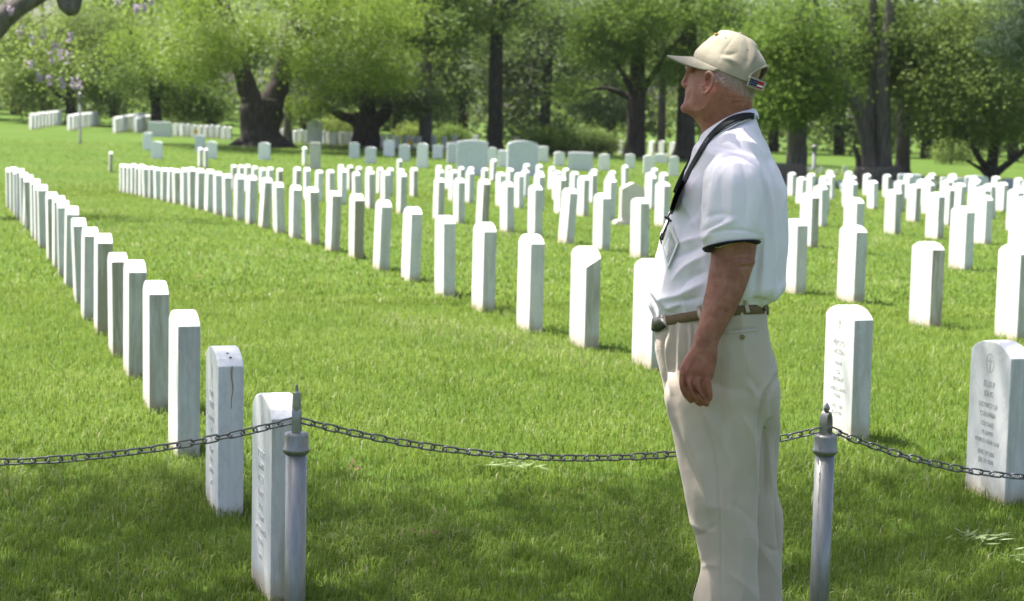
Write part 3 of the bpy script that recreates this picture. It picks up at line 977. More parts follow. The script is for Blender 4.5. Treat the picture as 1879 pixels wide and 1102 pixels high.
# ------------------------------------------------------------------ trees
def leaves_np(centers, size, flat=.6, droop=0.0, elong=1.7, r=None):
    n = len(centers)
    nrm = rng.normal(size=(n, 3)); nrm[:, 2] = np.abs(nrm[:, 2]) + flat
    nrm /= np.linalg.norm(nrm, axis=1)[:, None]
    a = rng.normal(size=(n, 3)); a[:, 2] -= droop * 2
    t = a - nrm * (a * nrm).sum(1)[:, None]
    t /= np.linalg.norm(t, axis=1)[:, None] + 1e-9
    b = np.cross(nrm, t)
    s = (size * (.6 + .8 * rng.random(n)))[:, None]
    V = np.stack([centers - t * s * .5, centers + b * s * (.5 / elong), centers + t * s * .5, centers - b * s * (.5 / elong)], 1)
    return V.reshape(-1, 3)
def crown_points(ells, base):
    """ells: (cx,cy,cz,rx,ry,rz,clumps,leaves per clump,clump radius)"""
    out, rr = [], []
    for (cx, cy, cz, rx, ry, rz, nc, nl, cr) in ells:
        d = rng.normal(size=(nc, 3)); d /= np.linalg.norm(d, axis=1)[:, None]
        rad_ = (.35 + .65 * rng.random(nc) ** .45)[:, None]
        c = d * rad_ * np.array([rx, ry, rz]) * (1 + .22 * np.sin(d[:, :1] * 5 + d[:, 2:3] * 4 + cx)) + np.array([cx, cy, cz])
        ph = cx * 3.1 + cz * 1.7
        g_ = np.sin(c[:, 0] * 1.9 + ph) + np.sin(c[:, 1] * 1.5 + 2 * ph) + np.sin(c[:, 2] * 2.6 + .5 * ph)
        c = c[g_ > -.75]; nc = len(c)
        tone = rng.random(nc)
        dens = rng.integers(int(nl * .5), int(nl * 1.5) + 1, nc)
        idx = np.repeat(np.arange(nc), dens)
        m = len(idx)
        sq = rng.normal(size=(m, 3)) * np.array([cr, cr, cr * .55])
        sz = (.7 + .6 * rng.random(nc))[idx][:, None]
        out.append(c[idx] + sq * sz)
        rr.append(np.clip(.62 * tone[idx] * .6 + .5 * rng.random(m), 0, .87))
    p = np.vstack(out) + np.asarray(base)
    return p, np.concatenate(rr)
def strands(ells, base, length, step, spread=.06):
    """hanging strings of small leaves: (cx,cy,cz,rx,ry,rz,count)"""
    out, rr = [], []
    for (cx, cy, cz, rx, ry, rz, n) in ells:
        d = rng.normal(size=(n, 3)); d /= np.linalg.norm(d, axis=1)[:, None]
        c = d * (.5 + .5 * rng.random((n, 1))) * np.array([rx, ry, rz]) + np.array([cx, cy, cz])
        L = length * (.4 + .9 * rng.random(n))
        k = np.maximum(2, (L / step).astype(int))
        idx = np.repeat(np.arange(n), k)
        pos = np.concatenate([np.arange(q) for q in k])
        p = c[idx].copy()
        p[:, 2] -= pos * step
        p[:, 0] += .12 * np.sin(pos * step * 1.3 + idx)
        p += rng.normal(size=p.shape) * spread
        out.append(p); rr.append(np.clip(.55 * rng.random(n)[idx] + .35 * rng.random(len(idx)), 0, .87))
    return np.vstack(out) + np.asarray(base), np.concatenate(rr)

def add_tree(name, label, base, trunks, mat, bark='bark', ells=(), leaf=.2, flat=.6, str_=None, str_len=2.5, str_leaf=.14, pale=0.0, group='trees beyond the headstones', zmin=None, droop=0., cat='tree', elong=1.7):
    base = Vector(base)
    root = empty(name, base)
    tag(root, label, cat, group)
    parts = []
    for i, (pts, radii) in enumerate(trunks):
        n = max(8, len(pts) * 5)
        q = smooth_path([(*p, r) for p, r in zip(pts, radii)], n)
        parts.append(tube_geo([Vector(v[:3]) for v in q], [max(.01, v[3]) for v in q], 14, .16, i * 3.1 + base.x))
    v, f = join_geo(parts)
    meshobj('trunk', v, f, M[bark], root, True)
    P_, R_ = [], []
    S_ = []
    ells = [(*e[:7], int(e[7] * 1.7), e[8] * 1.08) for e in ells]
    leaf *= .74
    if ells:
        p, r = crown_points(ells, (0, 0, 0)); P_.append(p); R_.append(r); S_.append(np.full(len(p), leaf))
    if str_:
        p, r = strands(str_, (0, 0, 0), str_len, .11); P_.append(p)
        R_.append(np.where(rng.random(len(p)) < pale, .95, r)); S_.append(np.full(len(p), str_leaf))
    if P_:
        p = np.vstack(P_); r = np.concatenate(R_); s = np.concatenate(S_)
        if zmin is not None:
            keep = p[:, 2] > zmin
            p, r, s = p[keep], r[keep], s[keep]
        V = leaves_np(p, s, flat, droop, elong)
        me = fast_mesh('crown', V, 4, M[mat], {'rnd': r})
        link(bpy.data.objects.new('crown', me), root)
    return root

def at(px, py, Y=None):
    """tree foot for a pixel"""
    if Y is None: return G(px, py)
    q = P(px, py, Y)
    return Vector((q.x, q.y, tz(q.x, q.y)))
def rel(base, px, py, dy=0.0):
    """point at the tree's distance (plus dy) seen at a pixel, relative to the tree foot"""
    return P(px, py, base.y + dy) - base

def quick_tree(name, label, px, py, wpx, top=(None, None), crown=(0, 8, 7, 6, 6), dens=1.0, mat='leaf_mid', bark='bark', leaf=.24, fork=None, lean=0, Y=None, flat=.6, zmin=None, dark=None, cx=0):
    """straight-trunked tree; crown = (x offset, centre z, rx, ry, rz)"""
    b = at(px, py, Y)
    r = wpx * b.y / FPX / 2
    ox, cz, rx, ry, rz = crown
    H = cz + rz * .5
    tr = [([(0, 0, -.3), (0, 0, .15), (lean * .12, 0, 1.0), (lean * .4, 0, H * .45), (lean, 0, H)], [r * 1.7, r * 1.35, r * 1.02, r * .88, r * .3])]
    for k in range(5):
        a = random.uniform(0, 2 * math.pi); h0 = random.uniform(.35, .7) * H
        x0 = lean * h0 / H
        tr.append(([(x0, 0, h0), (x0 + math.cos(a) * rx * .3, math.sin(a) * ry * .3, h0 + .9), (x0 + math.cos(a) * rx * .7, math.sin(a) * ry * .7, h0 + 1.6 + random.random())], [r * .4, r * .25, r * .08]))
    vol = int(190 * dens * (rx * ry * rz) ** (1 / 3) / 6)
    ells = []
    for k in range(11):
        a = random.uniform(0, 2 * math.pi); q = random.uniform(.15, .75); zr = random.uniform(-.75, .8)
        ells.append((ox + math.cos(a) * rx * q, math.sin(a) * ry * q, cz + rz * zr, rx * random.uniform(.25, .45), ry * random.uniform(.25, .45), rz * random.uniform(.14, .28), int(vol * .11), 26, .45))
    for k in range(5):       # drooping lower boughs
        a = random.uniform(0, 2 * math.pi)
        ells.append((ox + math.cos(a) * rx * .7, math.sin(a) * ry * .7, cz - rz * .45 - random.random() * .8, rx * .38, ry * .38, rz * .28, int(vol * .34), 26, .42))
    return add_tree(name, label, b, tr, mat, bark, ells, leaf, flat, zmin=zmin)

# the big oak
ob = at(480, 268)
rr_ = 47 * ob.y / FPX
R = lambda px, py, dy=0: tuple(rel(ob, px, py, dy))
add_tree('oak_tree', 'huge old oak with thick dark forked trunk and pale hanging catkins', ob, [
    ([(0, 0, -.3), (0, 0, .1), R(477, 240), R(480, 205), R(481, 180)], [rr_ * 1.2, rr_ * .98, rr_ * .78, rr_ * .86, rr_ * .78]),
    ([R(470, 200), R(455, 165), R(442, 125), R(425, 60), R(395, -40)], [rr_ * .52, rr_ * .40, rr_ * .34, rr_ * .30, rr_ * .22]),
    ([R(492, 200), R(508, 165), R(519, 130), R(535, 60), R(548, 10), R(565, -60)], [rr_ * .55, rr_ * .42, rr_ * .36, rr_ * .36, rr_ * .36, rr_ * .3]),
    ([R(545, 60), R(590, 60), R(640, 30), R(700, -20)], [rr_ * .22, rr_ * .18, rr_ * .14, rr_ * .06]),
    ([(rr_ * .6, -.3, .1), (rr_ * 1.1, -.4, 0), (rr_ * 1.6, -.5, -.2)], [rr_ * .35, rr_ * .22, rr_ * .08]),
    ([(-rr_ * .6, -.3, .1), (-rr_ * 1.0, -.4, 0), (-rr_ * 1.3, -.5, -.2)], [rr_ * .35, rr_ * .2, rr_ * .08])],
    'leaf_oak', 'bark',
    [(.3, 0, 9.5, 6.8, 6.0, 3.6, 130, 24, .6),
     (*R(300, 75, -1), 2.3, 2.5, 1.6, 210, 26, .42), (*R(360, 110, -2.5), 1.6, 2.0, 1.0, 110, 26, .4), (*R(600, 110, -3), 2.0, 2.0, 1.3, 200, 26, .42),
     (*R(690, 70, -1), 2.4, 2.4, 1.4, 220, 26, .42), (*R(720, 150, -2), 1.1, 1.6, .5, 70, 26, .35), (*R(450, 60, -3), 1.6, 1.4, .9, 110, 26, .42),
     (*R(560, 190, 1), 1.2, 1.6, .7, 60, 26, .4), (*R(400, 30, -4), 2.6, 1.8, 1.2, 160, 26, .4), (*R(640, 20, -4), 3.0, 1.8, 1.2, 200, 26, .4)],
    .16, .5, [(*R(350, 70, -3), 2.6, 2.0, 1.4, 130), (*R(600, 50, -4), 3.2, 2.0, 1.4, 170), (*R(470, 30, -5), 2.4, 1.6, 1.0, 80)], 1.0, .11, pale=.75)

quick_tree('slender_tree', 'slim straight grey-brown trunk just right of the big oak', 528, 264, 15, crown=(0, 9, 3.5, 3.5, 4), dens=.7, mat='leaf_mid', bark='bark_grey')
# dark low-forked tree
b = at(672, 247, 88)
R = lambda px, py, dy=0: tuple(rel(b, px, py, dy))
add_tree('yew_tree', 'dark low-forked tree with spreading limbs behind the far row', b, [
    ([(0, 0, -.4), (0, 0, .2), R(674, 225), R(674, 205)], [.85, .66, .62, .62]),
    ([R(665, 228), R(645, 218), R(625, 211), R(590, 190)], [.40, .26, .20, .10]),
    ([R(685, 228), R(705, 208), R(722, 180), R(745, 140)], [.40, .30, .26, .15]),
    ([R(675, 215), R(672, 180), R(668, 130)], [.45, .32, .2])], 'leaf_dark', 'bark',
    [(0, 0, 7.0, 5.0, 4.5, 2.4, 120, 26, .5), (*R(615, 165, -2), 1.5, 2.0, .6, 80, 26, .4), (*R(650, 130, -2), 1.5, 2.0, .6, 70, 26, .4), (*R(725, 155, -2), 1.4, 2.0, .6, 80, 26, .4), (*R(690, 178, 1), 1.2, 1.6, .35, 40, 26, .35), (*R(575, 190, 0), 1.2, 1.6, .5, 50, 26, .35), (*R(760, 190, 0), 1.0, 1.6, .4, 40, 26, .35)], .22)
quick_tree('slender_tree', 'slim dark grey trunk between the oak crown and the large slabs', 780, 272, 24, crown=(0, 9.5, 5.5, 5, 5.0), dens=1.1, mat='leaf_mid', bark='bark_grey')
quick_tree('ash_tree', 'tall straight dark trunk behind the two large slabs', 907, 277, 28, crown=(.2, 8.6, 5, 5, 5.2), dens=1.1, mat='leaf_mid', bark='bark')
b = at(1165, 288)
R = lambda px, py, dy=0: tuple(rel(b, px, py, dy))
def maple(px, py, w, label, cells, big, bark='bark', lean=0):
    b = at(px, py); r = w * b.y / FPX / 2
    RR = lambda x, y, dy=0: tuple(rel(b, x, y, dy))
    tr = [([(0, 0, -.3), (0, 0, .2), (lean * .2, 0, 1.5), (lean, 0, 5), (lean, 0, 9)], [r * 1.6, r * 1.2, r, r * .8, r * .3])]
    for (cx, cy, dy, rx, ry, rz, n) in cells:
        e = RR(cx, cy, dy)
        tr.append(([(lean * .4, 0, 2.6), (e[0] * .5, e[1] * .5, (2.6 + e[2]) / 2 + .4), e], [r * .4, r * .22, r * .06]))
    ells = [big] + [(*RR(cx, cy, dy), rx, ry, rz, n, 26, .4) for (cx, cy, dy, rx, ry, rz, n) in cells]
    add_tree('maple_tree', label, b, tr, 'leaf_maple', bark, ells, .18, .8, zmin=1.6)
maple(1165, 288, 34, 'dark green maple with a thick straight trunk left of the person', [(1100, 90, -2, 1.7, 2, 1.1, 190), (1230, 120, -1, 1.6, 2, .9, 160), (1150, 30, -3, 2.4, 2, 1.2, 240), (1060, 170, 0, 1.2, 1.6, .5, 90), (1290, 30, -2, 1.8, 2, 1.3, 190)], (0, 0, 10, 6, 5.5, 3.6, 120, 26, .55))
maple(1460, 334, 36, 'bright green maple with a grey double trunk behind the shoulder of the person', [(1440, 190, -2, 1.5, 1.6, .7, 170), (1480, 150, -2, 1.2, 1.6, .7, 130), (1420, 90, -1, 1.6, 1.6, 1.0, 170), (1400, 200, -1, 1.0, 1.4, .6, 90), (1450, 40, -2, 1.7, 2, 1.0, 170)], (-.5, 0, 9.4, 3.4, 4.0, 3.0, 90, 26, .5), 'bark_grey')
quick_tree('ash_tree', 'thick dark trunk partly hidden behind the chin of the person', 1256, 292, 36, crown=(.3, 9, 5, 5, 4.6), dens=.9, mat='leaf_mid')
quick_tree('slender_tree', 'thin far trunk right of the dark maple', 1212, 280, 16, crown=(0, 8, 4, 4, 4.4), dens=.8, mat='leaf_far', Y=105)
# three-stemmed tree
b = at(1612, 338)
R = lambda px, py, dy=0: tuple(rel(b, px, py, dy))
k = b.y / FPX
add_tree('elm_tree', 'three-stemmed grey tree with one stem curving to the left', b, [
    ([(0, 0, -.3), (0, 0, .15), R(1612, 305)], [58 * k, 50 * k, 40 * k]),
    ([R(1598, 330), R(1592, 270), R(1575, 200), R(1550, 160), R(1525, 105), R(1508, 60), R(1490, -30)], [17 * k, 13 * k, 12 * k, 11 * k, 9 * k, 8 * k, 5 * k]),
    ([R(1605, 330, .4), R(1602, 260, .4), R(1600, 200, .4), R(1606, 120, .4), R(1600, -40, .4)], [16 * k, 13 * k, 12 * k, 9 * k, 6 * k]),
    ([R(1622, 332), R(1622, 260), R(1620, 180), R(1622, 110), R(1636, 0), R(1640, -80)], [17 * k, 14 * k, 13 * k, 12 * k, 10 * k, 7 * k]),
    ([R(1578, 320, 1), R(1575, 290, 1), R(1565, 265, 1)], [8 * k, 6 * k, 3 * k])], 'leaf_mid', 'bark_grey',
    [(0, 1, 9.2, 5.5, 5, 3.4, 120, 26, .55), (*R(1560, 60, 1.5), 2.2, 1.6, 1.3, 170, 26, .42), (*R(1680, 70, 1), 2.2, 2, 1.4, 190, 26, .42), (*R(1600, 110, 2), 2.4, 1.5, .8, 120, 26, .42), (*R(1500, 100, 1.5), 1.4, 1.6, 1.2, 110, 26, .4), (*R(1660, 170, 2), 1.4, 1.6, .8, 90, 26, .4)], .19, .6)
quick_tree('ash_tree', 'single dark trunk right of the three-stemmed tree', 1655, 325, 25, crown=(.4, 8.2, 4.2, 4.5, 5.0), dens=1.0, mat='leaf_dark')
# low-branched light tree on the right
b = at(1822, 344)
k = b.y / FPX
R = lambda px, py, dy=0: tuple(rel(b, px, py, dy))
add_tree('willow_tree', 'pale green tree with low crooked limbs near the right edge', b, [
    ([(0, 0, -.3), (0, 0, .1), R(1820, 315), R(1822, 285), R(1826, 240), R(1815, 160), R(1800, 60)], [17 * k, 13 * k, 11 * k, 10 * k, 8 * k, 6 * k, 3 * k]),
    ([R(1818, 312), R(1800, 295), R(1775, 250), R(1762, 230), R(1765, 190)], [8 * k, 6 * k, 5 * k, 4 * k, 2 * k]),
    ([R(1826, 318), R(1850, 300), R(1880, 275), R(1920, 240)], [8 * k, 6 * k, 5 * k, 3 * k]),
    ([R(1815, 325), R(1800, 310), R(1775, 295)], [6 * k, 4 * k, 2 * k])], 'leaf_willow', 'bark',
    [(0, .5, 8.2, 4.6, 4.2, 2.8, 130, 26, .5), (*R(1745, 150, -1), 1.7, 1.6, 1.3, 180, 26, .4), (*R(1830, 120, -1.5), 1.9, 1.6, 1.5, 220, 26, .4), (*R(1790, 210, -1), 1.9, 1.6, .9, 170, 26, .38), (*R(1870, 200, -1), 1.2, 1.6, 1.1, 130, 26, .38), (*R(1720, 220, 0), 1.0, 1.3, .8, 80, 26, .36), (*R(1770, 60, -1), 1.9, 1.6, 1.0, 170, 26, .4)],
    .17, .5, [(*R(1780, 200, -2), 2.2, 1.5, 1.1, 110)], .9, .12)
# conifer bough at the top right corner: tree stands beyond the frame
b = Vector((15.2, 48, tz(15.2, 48)))
R = lambda px, py, dy=0: tuple(rel(b, px, py, dy))
pe = []
for (px, py, rx, n) in ((1862, 15, 1.0, 120), (1858, 62, .6, 50), (1905, 50, 1.2, 120), (1845, 85, .7, 60), (1890, 110, .7, 60)):
    pe.append((*R(px, py), rx, 1.0, .28, n, 40, .16))
add_tree('pine_tree', 'dark pine bough hanging in at the top right corner', b, [([(0, 0, -.3), (0, 0, 5), (0, 0, 12)], [.35, .28, .1]), ([(0, 0, 4.6), R(1900, 40), R(1850, 70)], [.1, .07, .02])], 'leaf_pine', 'bark', pe + [(0, 0, 9, 2.4, 2.4, 3.5, 300, 30, .25)], .12, .2, elong=5)

# left: weeping tree and thin trunks
b = at(130, 226, 104)
k = b.y / FPX
R = lambda px, py, dy=0: tuple(rel(b, px, py, dy))
add_tree('weeping_tree', 'weeping pale green tree on the left hillside', b, [([(0, 0, -.5), (0, 0, .3), R(130, 190), R(128, 150), R(125, 60)], [14 * k, 11 * k, 9 * k, 7 * k, 4 * k]), ([R(130, 195), R(112, 178), R(80, 150)], [6 * k, 4 * k, 2 * k])],
         'leaf_willow', 'bark', [(0, 0, 8, 4.2, 4, 2.4, 120, 26, .5), (*R(185, 45, 1), 2.0, 2, 1.1, 130, 26, .42), (*R(60, 50, 1), 2.2, 2, 1.1, 130, 26, .42), (*R(235, 90, 2), 1.3, 2, 1.2, 80, 26, .42), (*R(190, 130, -1), 1.6, 2, 1.6, 120, 26, .4), (*R(70, 120, -1), 1.8, 2, 1.8, 130, 26, .4)], .2, .5,
         [(*R(125, 90), 3.6, 3, 1.8, 420), (*R(200, 120), 1.2, 1.6, 1.5, 130), (*R(40, 110), 1.4, 1.6, 1.5, 130)], 2.6, .15)
quick_tree('slender_tree', 'thin dark trunk at the far left under the weeping tree', 79, 234, 7, crown=(0, 6, 3, 3, 3), dens=.6, mat='leaf_willow', Y=112)
b = at(288, 232, 96); k = b.y / FPX
R = lambda px, py, dy=0: tuple(rel(b, px, py, dy))
add_tree('crooked_tree', 'dark crooked leaning trunk between the weeping tree and the oak', b, [([(0, 0, -.4), (0, 0, .3), R(286, 200), R(283, 150), R(262, 120), R(245, 95), R(235, 40)], [16 * k, 12 * k, 9 * k, 9 * k, 8 * k, 6 * k, 3 * k]), ([R(284, 160), R(290, 120), R(310, 60)], [6 * k, 5 * k, 3 * k])],
         'leaf_mid', 'bark', [(0, 0, 7.6, 4.5, 4, 2.8, 170, 26, .5), (*R(240, 150, -1), 1.3, 1.5, 1.2, 110, 26, .4), (*R(330, 165, 1), 1.8, 1.5, 1.3, 150, 26, .4), (*R(370, 200, 1), 1.4, 1.5, .9, 100, 26, .4)], .2)
# pale flowering bush and hedge-like shrubs in the distance
def bush(name, px, py, w, h, mat, label, Y=None, n=120):
    b = at(px, py, Y); k = b.y / FPX
    root = add_tree(name, label, b, [([(0, 0, -.2), (0, 0, .2), (0, 0, h * k * .6)], [.06, .05, .02])], mat, 'bark', [(0, 0, h * k * .5, w * k * .5, w * k * .4, h * k * .5, n, 24, .22)], .13, .4, group='shrubs under the trees', cat='shrub', zmin=.02)
bush('shrub', 758, 262, 48, 30, 'leaf_bush', 'pale yellow-green flowering shrub left of the slim grey trunk')
bush('shrub', 830, 262, 60, 34, 'leaf_mid', 'rounded green shrub behind the left big slab', 100)
bush('shrub', 1330, 285, 60, 40, 'leaf_mid', 'green shrub directly behind the neck of the person', 100)
bush('shrub', 620, 240, 70, 40, 'leaf_bush', 'light green shrub seen under the dark forked tree', 112)
bush('shrub', 1745, 305, 70, 50, 'leaf_willow', 'light shrub between the trunks on the right', 105)
bush('shrub', 1010, 288, 110, 50, 'leaf_mid', 'wide green shrub left of the dark maple trunk', 88, 300)
bush('shrub', 1090, 290, 90, 44, 'leaf_far', 'pale green shrub right behind the low grey block', 92, 260)

# background trees that close the view, each its own tree
for i, (px, Y, cz, rx, rz, mt, lb) in enumerate([
    (30, 128, 6, 7, 5.5, 'leaf_far', 'far pale tree at the left edge'), (210, 135, 6, 7, 6, 'leaf_mid', 'far green tree behind the crooked trunk'),
    (390, 125, 5.5, 6.5, 5.5, 'leaf_far', 'far tree left of the oak trunk'), (560, 130, 6.5, 7, 6.5, 'leaf_far', 'far tree behind the slim trunk beside the oak'),
    (730, 128, 6, 7, 6, 'leaf_mid', 'far tree right of the dark forked tree'), (850, 122, 6, 6.5, 6, 'leaf_far', 'far tree behind the left big slab'),
    (1000, 116, 5.8, 6, 5.4, 'leaf_dark', 'far dark tree behind the right big slab'), (1120, 130, 6, 6.5, 6, 'leaf_mid', 'far tree behind the dark maple'),
    (1310, 122, 5.6, 6.5, 6, 'leaf_far', 'far tree behind the head of the person'), (1420, 130, 5, 6.5, 6, 'leaf_mid', 'far tree behind the grey double trunk'),
    (1540, 125, 5, 6.5, 5.6, 'leaf_mid', 'far tree seen left of the three-stemmed tree'), (1700, 128, 5, 7, 6, 'leaf_far', 'far tree between the single dark trunk and the pale tree'),
    (1860, 126, 5, 7, 6, 'leaf_mid', 'far tree at the right edge'),
    (-130, 110, 5, 7, 6, 'leaf_mid', 'tree just beyond the left edge of the view'), (-380, 100, 5, 7, 6, 'leaf_far', 'tree further out beyond the left edge of the view'),
    (2030, 100, 5, 7, 6, 'leaf_mid', 'tree just beyond the right edge of the view'), (2230, 105, 5, 7, 6, 'leaf_far', 'second tree beyond the right edge of the view'), (2450, 95, 5, 7, 6, 'leaf_mid', 'third tree beyond the right edge of the view')]):
    b = at(px, 260, Y)
    e = [(random.uniform(-3, 3), random.uniform(-2, 2), random.uniform(1.6, 9.0), random.uniform(1.6, 3.4), 1.8, random.uniform(1.0, 2.0), 46, 22, .5) for _ in range(14)]
    add_tree('background_tree', lb, b, [([(0, 0, -.4), (0, 0, 2), (.2, 0, 7)], [.4, .32, .15])], mt, 'bark', e, .34, .6, group='background trees')
# the wood beyond, one mass
n = 34000
X = rng.uniform(-80, 80, n); Yd = rng.uniform(142, 165, n)
H = 7.0 + 2.0 * np.sin(X * .21) + 1.6 * np.sin(X * .53 + 1) + 1.2 * np.sin(X * 1.3)
Z = -3 + (H + 3) * rng.random(n) ** .8
cl = rng.normal(size=(n, 3)) * .5
pts = np.stack([X, Yd, Z], 1)
pts = np.repeat(pts[:n // 8], 8, 0) + rng.normal(size=(n // 8 * 8, 3)) * np.array([.8, .8, .6])
me = fast_mesh('far_woodland', leaves_np(pts, np.full(len(pts), .8), .6), 4, M['leaf_far'], {'rnd': np.clip(np.repeat(rng.random(n // 8), 8) * .6 + .25 * rng.random(len(pts)), 0, .87)})
tag(link(bpy.data.objects.new('far_woodland', me)), 'distant wood closing the view behind the trees', 'woodland', kind='stuff')

# flowering tree that reaches in at the top left corner; its trunk stands beyond the frame
b = Vector((-11.2, 27.0, tz(-11.2, 27)))
R = lambda px, py, dy=0: tuple(rel(b, px, py, dy))
k = 27 / FPX
root = add_tree('flowering_tree', 'thick bent bough with hanging lilac blossom at the top left corner', b, [
    ([(0, 0, -.3), (-.2, 0, 1.2), R(-260, 60), R(-200, -60), R(-180, -260)], [.42, .36, .33, .28, .2]),
    ([R(-235, 40), R(-120, 100), R(-30, 70), R(10, 28), R(70, -8), R(130, -50), R(260, -140)], [26 * k, 24 * k, 20 * k, 19 * k, 16 * k, 14 * k, 8 * k]),
    ([R(90, -20), R(112, -10), R(122, 8), R(134, 12), R(150, -30), R(200, -110)], [9 * k, 12 * k, 14 * k, 14 * k, 10 * k, 5 * k])],
    'leaf_willow', 'bark_grey', [(*R(40, 60, 1), .5, .6, .35, 26, 16, .16), (*R(90, 120, 1), .5, .6, .4, 26, 16, .16), (*R(230, 5, 1), .5, .5, .2, 14, 16, .14), (*R(-60, -60), 1.0, 1.2, .6, 40, 20, .2)], .09, .5, group='trees near the camera')
ti = 0
for (px, py, h) in ((38, 56, 26), (60, 72, 20), (78, 62, 24), (128, 68, 20), (94, 105, 26), (112, 100, 18), (124, 103, 26), (72, 140, 16), (92, 146, 22), (115, 152, 20), (134, 152, 22), (146, 156, 16), (55, 118, 14), (250, 16, 16), (264, 12, 14), (278, 2, 16), (215, 2, 14), (35, 30, 20), (20, 20, 16), (100, 85, 12)):
    m = 34
    c = Vector(R(px, py, random.uniform(-.6, .6)))
    t = rng.random(m)
    pp = np.stack([rng.normal(size=m) * .028 * (1 - .5 * t), rng.normal(size=m) * .028, (.5 - t) * h * k], 1) + np.array(c)
    me = fast_mesh('blossom', leaves_np(pp, np.full(m, .045), .2, elong=1.2), 4, M['lilac'], {'rnd': rng.random(m) * .85})
    o = link(bpy.data.objects.new('blossom', me), root)
    v, f = tube_geo([c + Vector((0, 0, h * k * .5)), c + Vector((.03, .02, h * k * .5 + .12)), c + Vector((.12, .05, h * k * .5 + .2))], [.004, .006, .008], 5)
    meshobj('twig', v, f, M['bark_grey'], o)

# shade tree above the camera's left: it stands beyond the frame and shades the person and the near lawn
KX, KY = -SUNV.x / SUNV.z, -SUNV.y / SUNV.z
SHC = [(gx_ - h_ * KX, gy_ - h_ * KY, h_, rx_, ry_, rz_) for gx_, gy_, h_, rx_, ry_, rz_ in
       [(-1.5, 4.6, 8.4, 2.6, 1.8, 1.5), (1.2, 4.9, 9.2, 2.4, 1.8, 1.5), (3.6, 5.0, 9.6, 2.2, 1.8, 1.4), (-3.6, 5.4, 9.0, 2.2, 1.8, 1.4),
        (-2.4, 7.0, 9.2, 2.0, 1.0, .9), (0, 7.2, 9.4, 2.0, 1.0, .8), (2.3, 7.5, 9.6, 1.7, .9, .8), (4.4, 7.0, 9.8, 1.8, 1.2, 1.0), (2.7, 8.1, 9.6, 1.3, .8, .7)]]
bx, by = -7.6, 3.4
b = Vector((bx, by, 0))
es = []
for (cx, cy, cz, rx, ry, rz) in SHC:
    es.append((cx - bx, cy - by, cz, rx, ry, rz, int(44 * rx * ry), 26, .34))
tr = [([(0, 0, -.3), (0, 0, .4), (.1, .1, 3), (.4, .3, 6), (.8, .6, 9)], [.62, .46, .38, .3, .12])]
for (cx, cy, cz, rx, ry, rz) in SHC:
    tr.append(([(.3, .2, 4.6), ((cx - bx) * .5, (cy - by) * .5, cz - 1.4), (cx - bx, cy - by, cz)], [.2, .12, .04]))
SHADE = add_tree('shade_tree', 'broad leafy tree beyond the left of the frame shading the near lawn', b, tr, 'leaf_mid', 'bark', es, .13, .7, group='trees near the camera')

# a gap in its crown lets some sun fall on the front of the person
cm = [c for c in SHADE.children if c.name.startswith('crown')][0].data
cv = np.empty(len(cm.vertices) * 3, np.float32); cm.vertices.foreach_get('co', cv); cv = cv.reshape(-1, 4, 3)
fc = cv.mean(1) + np.array([bx, by, 0])
kx, ky = -SUNV.x / SUNV.z, -SUNV.y / SUNV.z
sx_, sy_ = fc[:, 0] + fc[:, 2] * kx, fc[:, 1] + fc[:, 2] * ky
ga, gb = np.array([.80, 5.15]), np.array([1.25, 4.92])
tt_ = np.clip(((sx_ - ga[0]) * (gb - ga)[0] + (sy_ - ga[1]) * (gb - ga)[1]) / ((gb - ga) @ (gb - ga)), 0, 1)
dist_ = np.hypot(sx_ - ga[0] - tt_ * (gb - ga)[0], sy_ - ga[1] - tt_ * (gb - ga)[1])
keep = (dist_ > .10)
rv = np.empty(len(cm.polygons), np.float32); cm.attributes['rnd'].data.foreach_get('value', rv)
nm = fast_mesh('crown', cv[keep].reshape(-1, 3), 4, M['leaf_mid'], {'rnd': rv[keep]})
[c for c in SHADE.children if c.name.startswith('crown')][0].data = nm
# ------------------------------------------------------------------ the person
Y0 = 5.35
pf = P(1335, 600, Y0)
person = empty('person', (pf.x, pf.y, 0))
tag(person, 'person in khaki cap, white polo shirt and stone trousers standing in profile', 'person')
PO = Vector((pf.x, pf.y, 0))

def cloth_mat(name, c1, c2, scale, weave=700, wstr=.28, rough=.85, sheen=.2):
    m, t, b = newmat(name, rough, c1, .15)
    tc = N(t, 'ShaderNodeTexCoord')
    n = noise_n(t, tc.outputs['Object'], scale, 5, .6)
    r = ramp(t, n.outputs[0], [(.3, c1), (.7, c2)])
    t.links.new(r.outputs[0], b.inputs['Base Color'])
    b.inputs['Sheen Weight'].default_value = sheen
    n2 = noise_n(t, tc.outputs['Object'], weave, 2, .5)
    n3 = noise_n(t, tc.outputs['Object'], 45, 4, .6)
    h = math_n(t, 'MULTIPLY_ADD', n3.outputs[0], 2.0, n2.outputs[0])
    bump(t, b, h, wstr, .002)
    return m
M['shirt'] = cloth_mat('white_pique', (.785, .725, .77), (.825, .765, .81), 7)
M['trouser'] = cloth_mat('stone_twill', (.50, .415, .325), (.55, .46, .365), 9)
M['cap'] = cloth_mat('khaki_twill', (.29, .26, .185), (.36, .32, .235), 12)
M['belt'] = plain_noise_mat('woven_belt', (.14, .092, .048), (.22, .15, .082), 60, .8, .002, .5, .2, (1, 1, 12))
M['black'] = newmat('black_cloth', .75, (.012, .012, .014))[0]
M['black_leather'] = newmat('black_leather', .35, (.014, .012, .011), .5)[0]
M['navy'] = newmat('navy_cloth', .8, (.012, .015, .06))[0]
M['red'] = newmat('red_cloth', .8, (.40, .02, .03))[0]
M['white_cloth'] = newmat('white_cloth', .8, (.78, .78, .78))[0]
M['button'] = newmat('tan_button', .4, (.22, .15, .07), .5)[0]
M['plastic'] = newmat('badge_plastic', .15, (.60, .62, .56), .6)[0]
